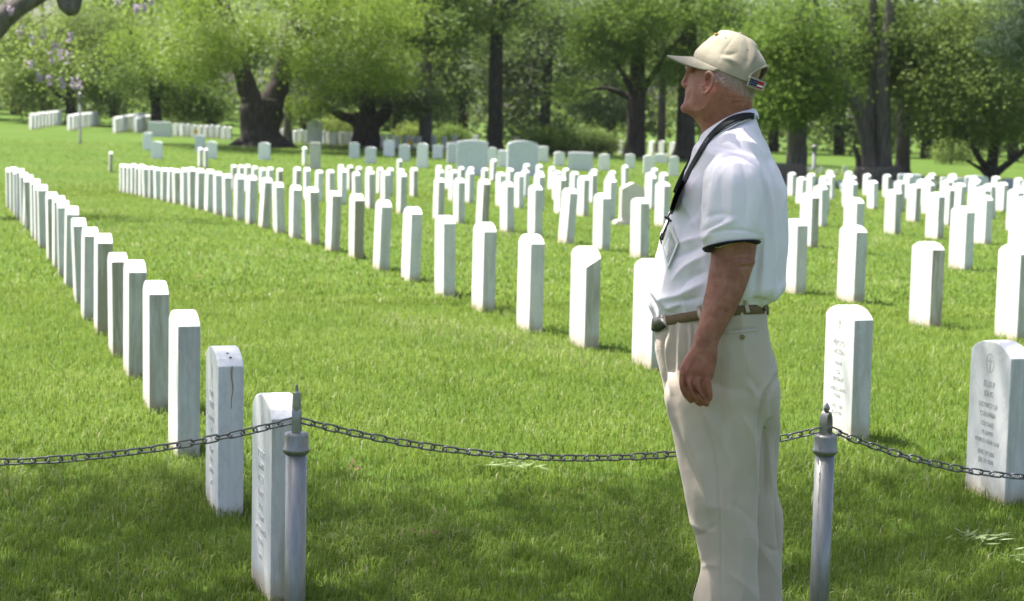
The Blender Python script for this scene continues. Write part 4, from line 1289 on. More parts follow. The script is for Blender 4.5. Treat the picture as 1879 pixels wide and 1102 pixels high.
M['badge_print'] = plain_noise_mat('badge_print', (.18, .20, .15), (.50, .49, .46), 55, .35, .0005, .05, .5)
M['hair'] = newmat('grey_hair', .6, (.42, .38, .34))[0]
M['arm_hair'] = newmat('pale_hair', .6, (.55, .42, .30))[0]
M['eye'] = newmat('eye_brim_shade', .3, (.16, .13, .11), .6)[0]  # eyeball colour darkened to paint in the shade under the cap brim
M['sole'] = newmat('brown_leather', .5, (.06, .035, .02), .4)[0]
def skin_mat():
    m, t, b = newmat('ruddy_skin', .5, (.46, .25, .18), .35)
    tc = N(t, 'ShaderNodeTexCoord')
    at_ = N(t, 'ShaderNodeAttribute', attribute_name='tone')
    n = noise_n(t, tc.outputs['Object'], 26, 6, .65)
    n2 = noise_n(t, tc.outputs['Object'], 9, 4, .6)
    c = ramp(t, n.outputs[0], [(.3, (.20, .072, .044)), (.5, (.33, .142, .09)), (.72, (.45, .23, .16))]).outputs[0]
    c = mixc(t, math_n(t, 'MULTIPLY', n2.outputs[0], .5), c, (.28, .085, .06))
    c = mixc(t, at_.outputs['Fac'], c, (.36, .25, .20))
    ar = N(t, 'ShaderNodeAttribute', attribute_name='red')
    c = mixc(t, math_n(t, 'MULTIPLY', ar.outputs['Fac'], .55), c, (.38, .12, .09))
    t.links.new(c, b.inputs['Base Color'])
    b.inputs['Subsurface Weight'].default_value = .12
    b.inputs['Subsurface Radius'].default_value = (.012, .005, .003)
    b.inputs['Subsurface Scale'].default_value = .4
    n3 = noise_n(t, tc.outputs['Object'], 240, 4, .65)
    vo = N(t, 'ShaderNodeTexVoronoi', feature='DISTANCE_TO_EDGE'); vo.inputs['Scale'].default_value = 260
    t.links.new(tc.outputs['Object'], vo.inputs['Vector'])
    hh_ = math_n(t, 'MULTIPLY_ADD', vo.outputs['Distance'], 1.2, n3.outputs[0])
    bump(t, b, hh_, .55, .0022)
    return m
M['skin'] = skin_mat()

def ringloft(levels, nseg=48, steps=4, front=0.0, power=1.0, cap=True):
    """levels: (py, xfront, xback, half depth, depth centre, depth shift of the front, front drop, near-side drop)"""
    L = [tuple(l) + (0,) * (8 - len(l)) for l in levels]
    Q = smooth_path(L, (len(L) - 1) * steps + 1)
    V, Fc = [], []
    for (py, xf, xb, b, yc, kf, tilt, nb) in Q:
        xm, xh = (xf + xb) / 2, (xb - xf) / 2
        for k in range(nseg):
            t = 2 * math.pi * k / nseg
            c, s = math.cos(t), math.sin(t)
            if power != 1.0:
                c = math.copysign(abs(c) ** power, c); s = math.copysign(abs(s) ** power, s)
            bb = b * (1 - front * max(0, -c) ** 2)
            V.append(P(xm + xh * c, py - tilt * c + nb * max(0, -s), Y0 + yc + bb * s - kf * c) - PO)
    m = len(Q)
    for i in range(m - 1):
        for k in range(nseg):
            a, b_ = i * nseg + k, i * nseg + (k + 1) % nseg
            Fc.append((a, b_, b_ + nseg, a + nseg))
    if cap:
        Fc.append(tuple(range(nseg - 1, -1, -1)))
        Fc.append(tuple(range((m - 1) * nseg, m * nseg)))
    return V, Fc
def pxtube(pts, seg=10):
    """pts: (px,py,depth offset,radius in metres)"""
    q = smooth_path(pts, (len(pts) - 1) * 4 + 1)
    c = [P(a, b, Y0 + d) - PO for a, b, d, r in q]
    r = [max(.0015, v[3]) for v in q]
    # rounded ends
    d0 = (c[0] - c[1]).normalized(); d1 = (c[-1] - c[-2]).normalized()
    c = [c[0] + d0 * r[0] * .8] + c + [c[-1] + d1 * r[-1] * .55, c[-1] + d1 * r[-1] * .9]
    r = [r[0] * .5] + r + [r[-1] * .8, r[-1] * .35]
    return tube_geo(c, r, seg)
def ball(px, py, dy, rx, ry=None, rz=None):
    bm = bmesh.new()
    bmesh.ops.create_icosphere(bm, subdivisions=3, radius=1)
    c = P(px, py, Y0 + dy) - PO
    ry, rz = ry or rx, rz or rx
    V = [(c.x + v.co.x * rx, c.y + v.co.y * ry, c.z + v.co.z * rz) for v in bm.verts]
    bm.verts.index_update()
    Fc = [tuple(v.index for v in f.verts) for f in bm.faces]
    bm.free()
    return V, Fc
def remesh(parts, voxel, it, fac=.5):
    bm = bmesh.new()
    for v, f in parts:
        vs_ = [bm.verts.new(tuple(p)) for p in v]
        fs = []
        for q in f:
            try: fs.append(bm.faces.new([vs_[i] for i in q]))
            except ValueError: pass
        bmesh.ops.recalc_face_normals(bm, faces=fs)
    me = bpy.data.meshes.new('tmp'); bm.to_mesh(me); bm.free()
    ob = bpy.data.objects.new('tmp', me); COL.objects.link(ob)
    md = ob.modifiers.new('r', 'REMESH'); md.mode = 'VOXEL'; md.voxel_size = voxel
    if it:
        ms = ob.modifiers.new('s', 'SMOOTH'); ms.iterations = it; ms.factor = fac
    dg = bpy.context.evaluated_depsgraph_get()
    out = bpy.data.meshes.new_from_object(ob.evaluated_get(dg))
    bpy.data.objects.remove(ob)
    return out
def get_co(me):
    a = np.empty(len(me.vertices) * 3, np.float32); me.vertices.foreach_get('co', a); a = a.reshape(-1, 3).astype(float)
    n = np.empty(len(me.vertices) * 3, np.float32); me.vertices.foreach_get('normal', n)
    return a, n.reshape(-1, 3).astype(float)
CRI = np.array(CR.transposed())
def px_of(co):
    w = co + np.array(PO) - np.array([0, 0, CAMH])
    q = w @ CRI.T
    return 939.5 - FPX * q[:, 0] / q[:, 2], 551 + FPX * q[:, 1] / q[:, 2]
def folds(me, lines, noise_amp=.0012, seed=0, gain=1.35, ridge=0.0):
    """press and raise folds into the cloth: (points, width px, height in metres)"""
    co, no = get_co(me)
    px, py = px_of(co)
    near = np.clip((.25 - no[:, 1]) * 2.2, 0, 1)
    d = np.zeros(len(co))
    for pts, w, amp in lines:
        pts = smooth_path(pts, max(2, len(pts) * 5)) if len(pts) > 2 else np.asarray(pts, float)
        best = np.full(len(co), 1e9)
        tt = np.zeros(len(co))
        nseg = len(pts) - 1
        for i in range(nseg):
            a, b = pts[i], pts[i + 1]
            ab = b - a
            t = np.clip(((px - a[0]) * ab[0] + (py - a[1]) * ab[1]) / (ab @ ab + 1e-9), 0, 1)
            dd = np.hypot(px - a[0] - t * ab[0], py - a[1] - t * ab[1])
            m = dd < best
            best = np.where(m, dd, best); tt = np.where(m, (i + t) / nseg, tt)
        fade = np.sin(np.pi * np.clip(tt * .86 + .07, 0, 1)) ** .7
        d += amp * np.exp(-(best / w) ** 1.35) * fade
    d *= near * gain
    if noise_amp:
        nn = np.array([noise.noise(Vector((c[0] * 13 + seed, c[1] * 13, c[2] * 9))) + .5 * noise.noise(Vector((c[0] * 30 + seed, c[1] * 30, c[2] * 22))) for c in co])
        rg = np.array([(1 - abs(noise.noise(Vector((c[0] * 9 + c[2] * 2.5 + seed, c[1] * 9, c[2] * 3.2 - c[0] * 2))))) ** 5 for c in co])
        d += noise_amp * (nn + ridge * (rg - .3))
    co = co + no * d[:, None]
    me.vertices.foreach_set('co', co.astype(np.float32).ravel())
    me.update()
def finish(me, name, mat, parent, smooth=True):
    me.name = name
    me.materials.clear(); me.materials.append(mat)
    me.polygons.foreach_set('use_smooth', np.ones(len(me.polygons), bool))
    return link(bpy.data.objects.new(name, me), parent)

# --- body: head, neck, trunk, arms, hands and legs as one skin
hk = .050
head = [(72, 1328, 1350, .012, 0, hk * .2), (78, 1312, 1364, .030, 0, hk * .5), (88, 1294, 1378, .050, 0, hk * .8), (101, 1277, 1389, .065, 0, hk), (115, 1267, 1395, .073, 0, hk),
        (128, 1263, 1397, .079, 0, hk), (140, 1263, 1393, .078, 0, hk), (150, 1261, 1389, .077, 0, hk), (160, 1259, 1385, .0765, 0, hk), (170, 1257, 1383, .076, 0, hk),
        (180, 1256, 1381.5, .074, 0, hk), (189, 1254, 1381, .070, 0, hk), (196, 1253, 1381, .066, 0, hk), (203, 1256, 1381, .062, 0, hk * .9), (210, 1264, 1381, .060, 0, hk * .8),
        (217, 1273, 1381, .059, 0, hk * .6), (228, 1281, 1382, .060, 0, hk * .5), (245, 1288, 1385, .062, 0, hk * .4), (275, 1285, 1392, .075, 0, .03), (300, 1275, 1400, .10, 0, .02)]
parts = [ringloft(head, 44, 4, front=.30)]
fy = .055      # depth of the middle of the face
parts += [pxtube([(1266, 128, fy - .012, .011), (1262, 140, fy + .002, .009), (1257, 148, fy + .008, .0085), (1255, 153, fy + .008, .0088), (1259, 158, fy + .004, .008)], 10),
          ball(1258, 156, fy - .006, .008, .009, .006),
          pxtube([(1268, 126, fy - .05, .010), (1264, 124, fy - .02, .011), (1264, 124, fy + .012, .010)], 8),
          pxtube([(1266, 176, fy - .028, .004), (1259.5, 174.5, fy + .002, .005), (1261, 175, fy + .016, .004)], 8),
          pxtube([(1266, 182, fy - .026, .004), (1259, 182, fy + .002, .0055), (1261, 182, fy + .016, .004)], 8),
          ball(1259, 198, fy - .012, .016, .018, .014)]
# ear: rim, inner ridge, lobe and the bowl behind them
ey = -.083
parts += [pxtube([(1296, 148, ey + .002, .0036), (1295, 140, ey - .004, .0044), (1298.5, 132.5, ey - .011, .0050), (1304.5, 134, ey - .017, .0050), (1308.5, 142, ey - .021, .0050), (1307.5, 152, ey - .021, .0050), (1304.5, 161, ey - .017, .0050), (1299.5, 168, ey - .011, .0052), (1293, 172.5, ey - .005, .0062), (1289, 169, ey - .001, .005)], 10),
          pxtube([(1302.5, 144, ey - .010, .003), (1302, 152, ey - .011, .0036), (1298, 160, ey - .007, .0036)], 8),
          pxtube([(1289, 155, ey + .000, .0036), (1290.5, 160, ey - .003, .0042), (1292.5, 165, ey - .003, .0042)], 8),
          pxtube([(1305, 138, ey - .004, .007), (1306, 148, ey - .006, .0075), (1303, 160, ey - .004, .0075), (1297, 168, ey, .0075)], 10)]
# near arm: lofted, elbow creased
arm = [(300, 1322, 1385, .045, -.175), (350, 1306, 1392, .052, -.195), (400, 1302, 1393, .052, -.205), (440, 1303, 1390, .049, -.21), (465, 1304.5, 1387, .046, -.212), (482, 1303, 1384.5, .045, -.214),
       (500, 1300, 1378.5, .045, -.216), (525, 1296, 1370, .044, -.22), (550, 1291, 1360, .041, -.225), (580, 1284.5, 1345, .036, -.232), (605, 1278.5, 1331, .031, -.238), (622, 1273, 1321, .027, -.242), (634, 1270, 1317, .025, -.244)]
parts.append(ringloft([a + (0, 0, 0) if len(a) == 5 else a for a in arm], 32, 4))
palm = [(622, 1273, 1320, .025, -.243), (634, 1270, 1317, .0235, -.245), (647, 1262, 1317, .021, -.247), (660, 1254, 1316, .019, -.249), (674, 1248.5, 1314, .018, -.250), (686, 1247.5, 1311, .0165, -.249), (697, 1250, 1307, .013, -.246)]
parts.append(ringloft(palm, 28, 4, power=.82))
fr = .0100
parts += [pxtube([(1254, 684, -.249, fr), (1252.5, 697, -.252, fr), (1254, 712, -.248, fr * .95), (1260.5, 726, -.238, fr * .88), (1268, 735, -.228, fr * .8)], 12),
          pxtube([(1266, 687, -.253, fr), (1266, 702, -.257, fr * 1.05), (1270, 720, -.252, fr), (1277.5, 733, -.241, fr * .92), (1285, 740.5, -.231, fr * .82)], 12),
          pxtube([(1281, 688, -.253, fr), (1282, 704, -.257, fr * 1.05), (1286.5, 722, -.252, fr), (1292, 734, -.242, fr * .92), (1297, 741, -.232, fr * .82)], 12),
          pxtube([(1297, 686, -.250, fr), (1298, 700, -.253, fr * 1.05), (1300.5, 714, -.249, fr), (1302, 724, -.243, fr * .92), (1302, 731, -.236, fr * .82)], 12),
          pxtube([(1268, 650, -.232, .012), (1256, 672, -.222, .011), (1253, 690, -.214, .010), (1258, 708, -.210, .0085)], 10)]
for (kx, ky) in ((1253, 685), (1266, 688), (1282, 689), (1298, 687)):
    parts.append(ball(kx, ky, -.2585, .0075, .005, .008))
for x0 in (1260, 1270, 1282, 1294):      # tendons on the back of the hand
    parts.append(pxtube([(x0 * .45 + 1294 * .55, 645, -.266, .0026), (x0, 680, -.2655, .003)], 6))
# trunk and legs under the clothes, far arm and hand
parts.append(ringloft([(262, 1300, 1392, .12, 0, .03), (320, 1275, 1420, .14, 0, .05), (420, 1235, 1430, .145, 0, .06), (520, 1210, 1425, .15, 0, .06), (600, 1220, 1395, .15, 0, .06), (720, 1235, 1410, .14, 0, .05)], 32, 3))
parts.append(ringloft([(700, 1240, 1400, .075, -.09), (830, 1262, 1380, .065, -.1), (960, 1288, 1376, .055, -.1), (1050, 1300, 1378, .052, -.1), (1150, 1296, 1384, .05, -.1), (1215, 1310, 1374, .04, -.1)], 24, 3))
parts.append(ringloft([(700, 1275, 1415, .075, .09), (830, 1300, 1412, .065, .1), (960, 1335, 1420, .055, .1), (1050, 1340, 1420, .05, .1), (1150, 1335, 1415, .05, .1), (1190, 1345, 1405, .04, .1)], 24, 3))
parts.append(pxtube([(1355, 310, .17, .05), (1352, 400, .20, .047), (1350, 465, .21, .044), (1325, 550, .215, .037), (1305, 620, .22, .026), (1298, 650, .225, .028), (1292, 672, .225, .026)], 16))
for i_, (dx) in enumerate((-14, -4, 6, 15)):
    parts.append(pxtube([(1292 + dx, 668, .226, fr), (1290 + dx, 694, .228, fr), (1296 + dx, 712, .216, fr * .8)], 8))
parts.append(pxtube([(1284, 655, .212, .011), (1274, 675, .200, .010), (1276, 692, .194, .0085)], 8))
body = remesh(parts, .0030, 3, .5)
folds(body, [([(1345, 470), (1384, 462)], 2.2, -.0022), ([(1352, 476), (1386, 472)], 2.0, -.0026), ([(1358, 484), (1384, 481)], 2.2, .003), ([(1360, 489), (1380, 488)], 2.0, -.003), ([(1366, 470), (1380, 478), (1376, 492)], 3.5, .003),
             ([(1330, 178), (1381, 182)], 1.8, -.0016), ([(1345, 188), (1381, 186)], 2.0, -.0018), ([(1350, 183), (1381, 188)], 2.5, .0015), ([(1268, 165), (1262, 185)], 3, -.002), ([(1266, 205), (1290, 200), (1300, 185)], 4, .002), ([(1300, 141), (1300.5, 150), (1296.5, 160)], 2.4, -.006),
             ([(1256, 694), (1260, 712), (1273, 735)], 1.6, -.0085), ([(1270, 698), (1276, 718), (1293, 736)], 1.6, -.0085), ([(1287, 698), (1291, 716), (1299, 734)], 1.6, -.0085), ([(1272, 640), (1318, 636)], 1.6, -.001), ([(1280, 645), (1300, 665)], 2, -.0014), ([(1270, 655), (1282, 675)], 2, -.0012)], .0006, 3)
co, no = get_co(body)
bpx, bpy_ = px_of(co)
# paler, stubbly scalp beside and behind the ear; finger nails and knuckles stay as they are
line = 110 + (bpx - 1288) * .49
tone = np.clip((line + 34 - bpy_) / 26, 0, 1) * np.clip((bpx - 1288) / 8, 0, 1) * .75
tone = np.maximum(tone, np.where((bpy_ > 600), .0, 0))
tone = np.where(bpy_ < 240, tone, .0)
red = np.exp(-(((bpx - 1299) / 11) ** 2 + ((bpy_ - 152) / 24) ** 2) ** 2) + .8 * np.exp(-(((bpx - 1280) / 40) ** 2 + ((bpy_ - 695) / 50) ** 2) ** 2) + .5 * np.exp(-(((bpx - 1258) / 16) ** 2 + ((bpy_ - 160) / 20) ** 2))
atr2 = body.attributes.new('red', 'FLOAT', 'POINT'); atr2.data.foreach_set('value', np.clip(red, 0, 1).astype(np.float32))
atr = body.attributes.new('tone', 'FLOAT', 'POINT'); atr.data.foreach_set('value', tone.astype(np.float32))
body_o = finish(body, 'body', M['skin'], person)
for dy in (-.020, .034):
    v, f = ball(1271 + (2 if dy < 0 else 0), 138.5, fy + dy - .004, .0105)
    meshobj('eye', v, f, M['eye'], person, True)
# short grey hair at the sides and back of the head
def strands_on(me, mask, n, length, width, mat, name, parent, down=.6, back=(.6, -.2)):
    co, no = get_co(me)
    idx = np.nonzero(mask)[0]
    pick = rng.choice(idx, n)
    p = co[pick] + rng.normal(size=(n, 3)) * .0015
    nn = no[pick]
    d = nn * .55 + np.array([back[0], back[1], -down]) + rng.normal(size=(n, 3)) * .35
    d /= np.linalg.norm(d, axis=1)[:, None]
    s = np.cross(d, nn); s /= np.linalg.norm(s, axis=1)[:, None] + 1e-9
    L = (length * (.5 + .8 * rng.random(n)))[:, None]
    V = np.stack([p - s * width / 2, p + s * width / 2, p + d * L], 1).reshape(-1, 3)
    m_ = fast_mesh(name, V, 3, mat)
    return link(bpy.data.objects.new(name, m_), parent)
mask = (bpy_ > line - 6) & (bpy_ < line + 26) & (bpx > 1287) & (bpy_ < 176) & ~((bpx < 1311) & (bpy_ > 128))
strands_on(body, mask, 5200, .007, .0007, M['hair'], 'hair', person)
mask = (bpx > 1278) & (bpx < 1352) & (bpy_ > 500) & (bpy_ < 655) & (no[:, 1] < .2)
strands_on(body, mask, 420, .008, .0004, M['arm_hair'], 'arm_hair', person, .8, (-.2, -.2))

# --- shirt
torso = [(230, 1291, 1385, .066, 0, .03, 24, -12), (240, 1288, 1390, .085, 0, .03, 20, -9), (255, 1282, 1399, .122, 0, .035, 8, -3), (270, 1273, 1408, .150, 0, .04), (292, 1266, 1418, .163, 0, .045), (320, 1255, 1432, .168, 0, .055), (350, 1241, 1442, .170, 0, .06),
         (400, 1223, 1446, .172, 0, .065), (440, 1211, 1446, .175, 0, .07), (480, 1200, 1445, .180, 0, .07), (520, 1190, 1443, .184, 0, .07), (538, 1188, 1439, .184, 0, .07, 4), (554, 1191, 1424, .178, 0, .07, 8), (572, 1200, 1406, .168, 0, .065, 12, -6), (592, 1208, 1400, .16, 0, .06, 12, -6)]
sleeve = [(276, 1336, 1366, .022, -.118), (281, 1322, 1380, .045, -.138), (292, 1309, 1392, .062, -.165), (315, 1297, 1399, .074, -.190), (350, 1290, 1403, .078, -.205), (395, 1287, 1404, .078, -.214), (425, 1286, 1401, .077, -.219), (440, 1288, 1397, .0755, -.221, 0, 0, 0), (449, 1291, 1393.5, .073, -.222, 0, 6, -8), (453, 1294, 1391, .070, -.222, 0, 7, -9)]
far = [(l[0], l[1] + 6, l[2] - 6, l[3], -l[4]) for l in sleeve]
shirt = remesh([ringloft(torso, 56, 4, power=.94), ringloft(sleeve, 40, 4), ringloft(far, 32, 3)], .0042, 5, .5)
folds(shirt, [([(1302, 335), (1308, 312), (1322, 293), (1342, 284), (1362, 286), (1384, 300), (1398, 330), (1403, 380), (1403, 430)], 2.6, -.0042),
              ([(1300, 330), (1322, 292), (1344, 280), (1380, 292)], 5, .0020),
              ([(1288, 431), (1318, 424), (1345, 421), (1375, 424), (1399, 432)], 2.0, -.0022),
              ([(1292, 440), (1312, 420), (1345, 404)], 5, .0045), ([(1290, 425), (1315, 412), (1330, 402)], 4, -.004), ([(1294, 400), (1320, 392), (1345, 396)], 5, -.0025),
              ([(1312, 310), (1305, 360), (1300, 410)], 7, .003), ([(1325, 300), (1322, 360), (1328, 400)], 9, -.003), ([(1345, 292), (1344, 350), (1342, 415)], 10, .0035), ([(1362, 300), (1372, 350), (1370, 400)], 8, -.003), ([(1378, 310), (1392, 360), (1390, 415)], 7, .003),
              ([(1396, 300), (1412, 350), (1420, 440), (1416, 540)], 8, .007), ([(1386, 272), (1404, 320), (1410, 400), (1408, 520)], 7, -.006), ([(1410, 290), (1428, 350), (1432, 430), (1430, 530)], 6, -.0065), ([(1420, 300), (1437, 370), (1438, 450), (1436, 530)], 5, .005), ([(1404, 400), (1400, 470), (1396, 550)], 6, .0055), ([(1396, 440), (1390, 500), (1384, 550)], 6, -.005),
              ([(1292, 470), (1262, 488), (1236, 512)], 7, .007), ([(1290, 450), (1262, 462), (1240, 470)], 6, -.006), ([(1290, 432), (1268, 440), (1250, 446)], 6, .006), ([(1292, 500), (1268, 508), (1250, 528)], 7, -.006), ([(1288, 520), (1250, 540), (1215, 548)], 7, .007), ([(1282, 545), (1245, 556)], 5, -.005), ([(1262, 552), (1225, 565)], 5, .005),
              ([(1288, 380), (1278, 420), (1286, 455)], 6, -.008), ([(1290, 345), (1276, 385), (1262, 405)], 7, -.006), ([(1282, 325), (1264, 360), (1246, 398)], 8, .006), ([(1270, 300), (1256, 340), (1238, 385)], 6, -.003),
              ([(1200, 520), (1215, 552), (1240, 572)], 6, .004), ([(1192, 540), (1205, 572)], 5, -.004), ([(1395, 556), (1420, 545), (1438, 520)], 6, .006), ([(1380, 552), (1410, 548)], 4, -.005),
              ([(1330, 255), (1380, 262), (1402, 285)], 8, .004), ([(1300, 262), (1318, 268), (1345, 276)], 6, -.003)], .0026, 1, 1.9, 2.2)
shirt_o = finish(shirt, 'shirt', M['shirt'], person)

def ringband(top, bot, nseg, mats, rows, parent, name, t0=0, t1=2 * math.pi, off=0.0):
    """open band between two rings; rows: (fraction, bulge in metres, material index)"""
    V, Fc, Mi = [], [], []
    T = np.linspace(t0, t1, nseg + 1)
    A, B = np.array(top, float), np.array(bot, float)
    for (s, bulge, mi) in rows:
        q = A * (1 - s) + B * s
        py, xf, xb, b, yc, kf, tilt, nb = q
        xm, xh = (xf + xb) / 2, (xb - xf) / 2
        xh += bulge * 658; b += bulge
        for t in T:
            c, sn = math.cos(t), math.sin(t)
            V.append(P(xm + xh * c, py - tilt * c + nb * max(0, -sn), Y0 + yc + b * sn - kf * c) - PO)
    m = len(T)
    for i in range(len(rows) - 1):
        for k in range(m - 1):
            a = i * m + k
            Fc.append((a, a + 1, a + 1 + m, a + m)); Mi.append(rows[i + 1][2])
    o = meshobj(name, V, Fc, M[mats[0]], parent, True)
    for mm in mats[1:]: o.data.materials.append(M[mm])
    o.data.polygons.foreach_set('material_index', Mi)
    o.data.update()
    return o
# polo collar: stands at the neck, folds over, dark tipping line near its edge
ctop = (225, 1288, 1384.5, .066, 0, .028, 24, -12)
cbot = (252, 1279, 1391, .100, 0, .030, 34, -14)
ringband(ctop, cbot, 64, ['shirt', 'black'], [(.25, -.012, 0), (.04, -.006, 0), (0, -.001, 0), (.05, .004, 0), (.3, .006, 0), (.6, .006, 0), (.80, .005, 0), (.88, .0045, 1), (.96, .004, 0), (1.0, .0005, 0)], shirt_o, 'collar')
# dark tipping of the sleeve hem
cuff = (449.5, 1291.5, 1393.5, .0735, -.222, 0, 6.3, -8.2)
cuff2 = (454, 1295, 1390, .0700, -.222, 0, 7, -9)
ringband(cuff, cuff2, 48, ['black'], [(0, .001, 0), (.05, .0055, 0), (.6, .006, 0), (1.15, .005, 0), (1.4, -.002, 0), (1.4, -.012, 0)], shirt_o, 'sleeve_trim')

# --- trousers
pel = [(568, 1203, 1405, .160, 0, .06, 12, -6), (584, 1200.5, 1408, .168, 0, .06, 12, -6), (605, 1202, 1410, .174, 0, .06, 6, -3), (640, 1204, 1419, .180, 0, .055), (680, 1210, 1428, .182, 0, .05), (720, 1220, 1431, .178, 0, .045), (755, 1230, 1424, .165, 0, .04), (785, 1246, 1405, .12, 0, .03)]
nleg = [(610, 1275, 1380, .04, -.06, .02), (680, 1232, 1418, .075, -.082, .02), (720, 1219.5, 1423, .090, -.096, .02), (770, 1230.5, 1406, .088, -.100, .015), (830, 1240.5, 1396, .083, -.103, .012), (900, 1255.5, 1391.5, .078, -.106), (960, 1270.5, 1390, .075, -.108), (1010, 1281, 1389, .074, -.108), (1036, 1286.5, 1389.5, .074, -.108), (1062, 1281, 1390.5, .076, -.108), (1102, 1273.5, 1393, .079, -.108), (1160, 1268, 1393, .082, -.108), (1236, 1266, 1392, .085, -.105)]
fleg = [(610, 1285, 1385, .04, .06, .02), (680, 1250, 1424, .075, .082, .02), (720, 1246, 1431, .088, .094, .02), (770, 1262, 1430, .085, .098, .015), (800, 1272, 1431, .083, .10), (835, 1282, 1429.5, .08, .10), (880, 1296, 1426, .078, .10), (905, 1304, 1428.5, .077, .10), (940, 1316, 1436.5, .076, .10), (985, 1322, 1438, .075, .10), (1050, 1324, 1434.5, .076, .10), (1102, 1322, 1433, .078, .10), (1190, 1318, 1430, .082, .10)]
trousers = remesh([ringloft(pel, 52, 4, power=.95), ringloft(nleg, 40, 4), ringloft(fleg, 40, 4)], .0042, 8, .5)
folds(trousers, [([(1290, 758), (1303, 800), (1313, 840), (1319, 890), (1322, 960), (1324, 1040), (1326, 1130)], 1.8, -.0030), ([(1294, 758), (1308, 800), (1318, 840), (1324, 890), (1327, 960), (1329, 1040)], 3, .0012),
                 ([(1226, 604), (1216, 640), (1220, 690), (1226, 720)], 4, -.008), ([(1238, 598), (1237, 640), (1240, 690)], 5, -.006), ([(1232, 600), (1227, 650), (1232, 720)], 5, .006), ([(1250, 595), (1248, 640), (1246, 690)], 5, .005), ([(1259, 598), (1262, 640), (1258, 700)], 5, -.005),
                 ([(1269, 590), (1272, 618), (1271, 642)], 1.7, -.005), ([(1265, 592), (1267, 618), (1266, 645)], 4, .003),
                 ([(1226, 735), (1232, 800), (1246, 880), (1262, 960)], 4, .004), ([(1245, 740), (1262, 800), (1285, 862), (1300, 930)], 10, .008), ([(1240, 780), (1262, 840), (1290, 900)], 7, -.005), ([(1262, 950), (1284, 968), (1306, 976)], 7, .003), ([(1268, 985), (1290, 978), (1315, 962)], 6, -.0022), ([(1284, 1044), (1302, 1036), (1322, 1040)], 8, .0025),
                 ([(1428, 690), (1410, 720), (1398, 752), (1394, 800)], 5, -.010), ([(1420, 680), (1400, 712), (1388, 750)], 7, .006), ([(1376, 690), (1392, 715), (1398, 740)], 7, -.005), ([(1372, 702), (1388, 730)], 5, .005), ([(1340, 660), (1338, 720), (1345, 800)], 10, .004), ([(1322, 660), (1326, 740), (1332, 820)], 8, -.004),
                 ([(1360, 760), (1380, 800), (1386, 860)], 7, .004), ([(1340, 925), (1364, 938), (1389, 965)], 6, -.0018), ([(1336, 1050), (1362, 1070), (1390, 1096)], 7, .002),
                 ([(1422, 905), (1426, 960), (1430, 1020)], 3, -.005), ([(1410, 800), (1412, 860), (1418, 900)], 6, .005), ([(1402, 780), (1404, 850), (1404, 920)], 5, -.004), ([(1426, 800), (1424, 850)], 4, -.004), ([(1405, 1000), (1420, 1010), (1432, 1005)], 4, -.003),
                 ([(1328, 607), (1360, 603.5), (1394, 601)], 1.6, -.0035), ([(1410, 590), (1418, 640), (1424, 690)], 3, -.003), ([(1405, 600), (1411, 640), (1416, 670)], 4, .002)], .0022, 7, 1.5, 2.8)
tr_o = finish(trousers, 'trousers', M['trouser'], person)

# surfaces to lay small things on
def bvh_of(o):
    me = o.data
    return BVHTree.FromPolygons([v.co + PO for v in me.vertices], [tuple(p.vertices) for p in me.polygons])
B_shirt, B_tr = bvh_of(shirt_o), bvh_of(tr_o)
B_col = bvh_of([c for c in shirt_o.children if c.name.startswith('collar')][0])
EYE = Vector((0, 0, CAMH))
def on(bvhs, px, py, off=.002, default=Y0 - .12):
    d = ray(px, py).normalized()
    best = None
    for b in bvhs:
        h = b.ray_cast(EYE, d)
        if h[0] is not None and (best is None or h[3] < best[3]): best = h
    if best is None: return P(px, py, default) - PO
    return best[0] - d * off - PO
def ribbon(path, bvhs, mat, parent, name, off=.003, nsub=4, thick=.0012, default=Y0 - .12):
    """path: (px,py,width px)"""
    q = smooth_path(path, (len(path) - 1) * nsub + 1)
    V, Fc = [], []
    for i, (x, y, w) in enumerate(q):
        a, b = q[max(0, i - 1)], q[min(len(q) - 1, i + 1)]
        d = np.array([b[0] - a[0], b[1] - a[1]]); d /= np.linalg.norm(d) + 1e-9
        n = np.array([-d[1], d[0]])
        for s in (-.5, -.25, 0, .25, .5):
            V.append(on(bvhs, x + n[0] * w * s, y + n[1] * w * s, off, default))
    for i in range(len(q) - 1):
        for k in range(4):
            a = i * 5 + k
            Fc.append((a, a + 1, a + 6, a + 5))
    o = meshobj(name, V, Fc, mat, parent, True)
    md = o.modifiers.new('thickness', 'SOLIDIFY'); md.thickness = thick; md.offset = 0
    return o
# belt, loops and buckle
bt = (574, 1197.5, 1408.5, .172, 0, .06, 14, -8)
bb = (592, 1199.0, 1409.5, .175, 0, .06, 14, -8)
belt = ringband(bt, bb, 72, ['belt'], [(0, -.003, 0), (.03, .0025, 0), (.5, .0035, 0), (.97, .0025, 0), (1, -.003, 0)], person, 'belt')
B_belt = bvh_of(belt)
for (x, y0_, y1_) in ((1218.5, 576, 604), (1283, 560, 584), (1370, 551, 573)):
    ribbon([(x - 1.5, y0_, 7), (x, (y0_ + y1_) / 2, 7), (x + 3, y1_, 7)], [B_belt, B_tr, B_shirt], M['trouser'], tr_o, 'belt_loop', .003, 3, .002)
ribbon([(1197, 596, 20), (1206, 596, 24), (1217, 590, 22)], [B_belt, B_tr], M['black_leather'], belt, 'buckle', .006, 3, .006, Y0 + .02)
ribbon([(1402, 561, 16), (1406, 562, 17)], [B_belt, B_tr], M['black_leather'], belt, 'keeper', .004, 2, .004, Y0 - .05)
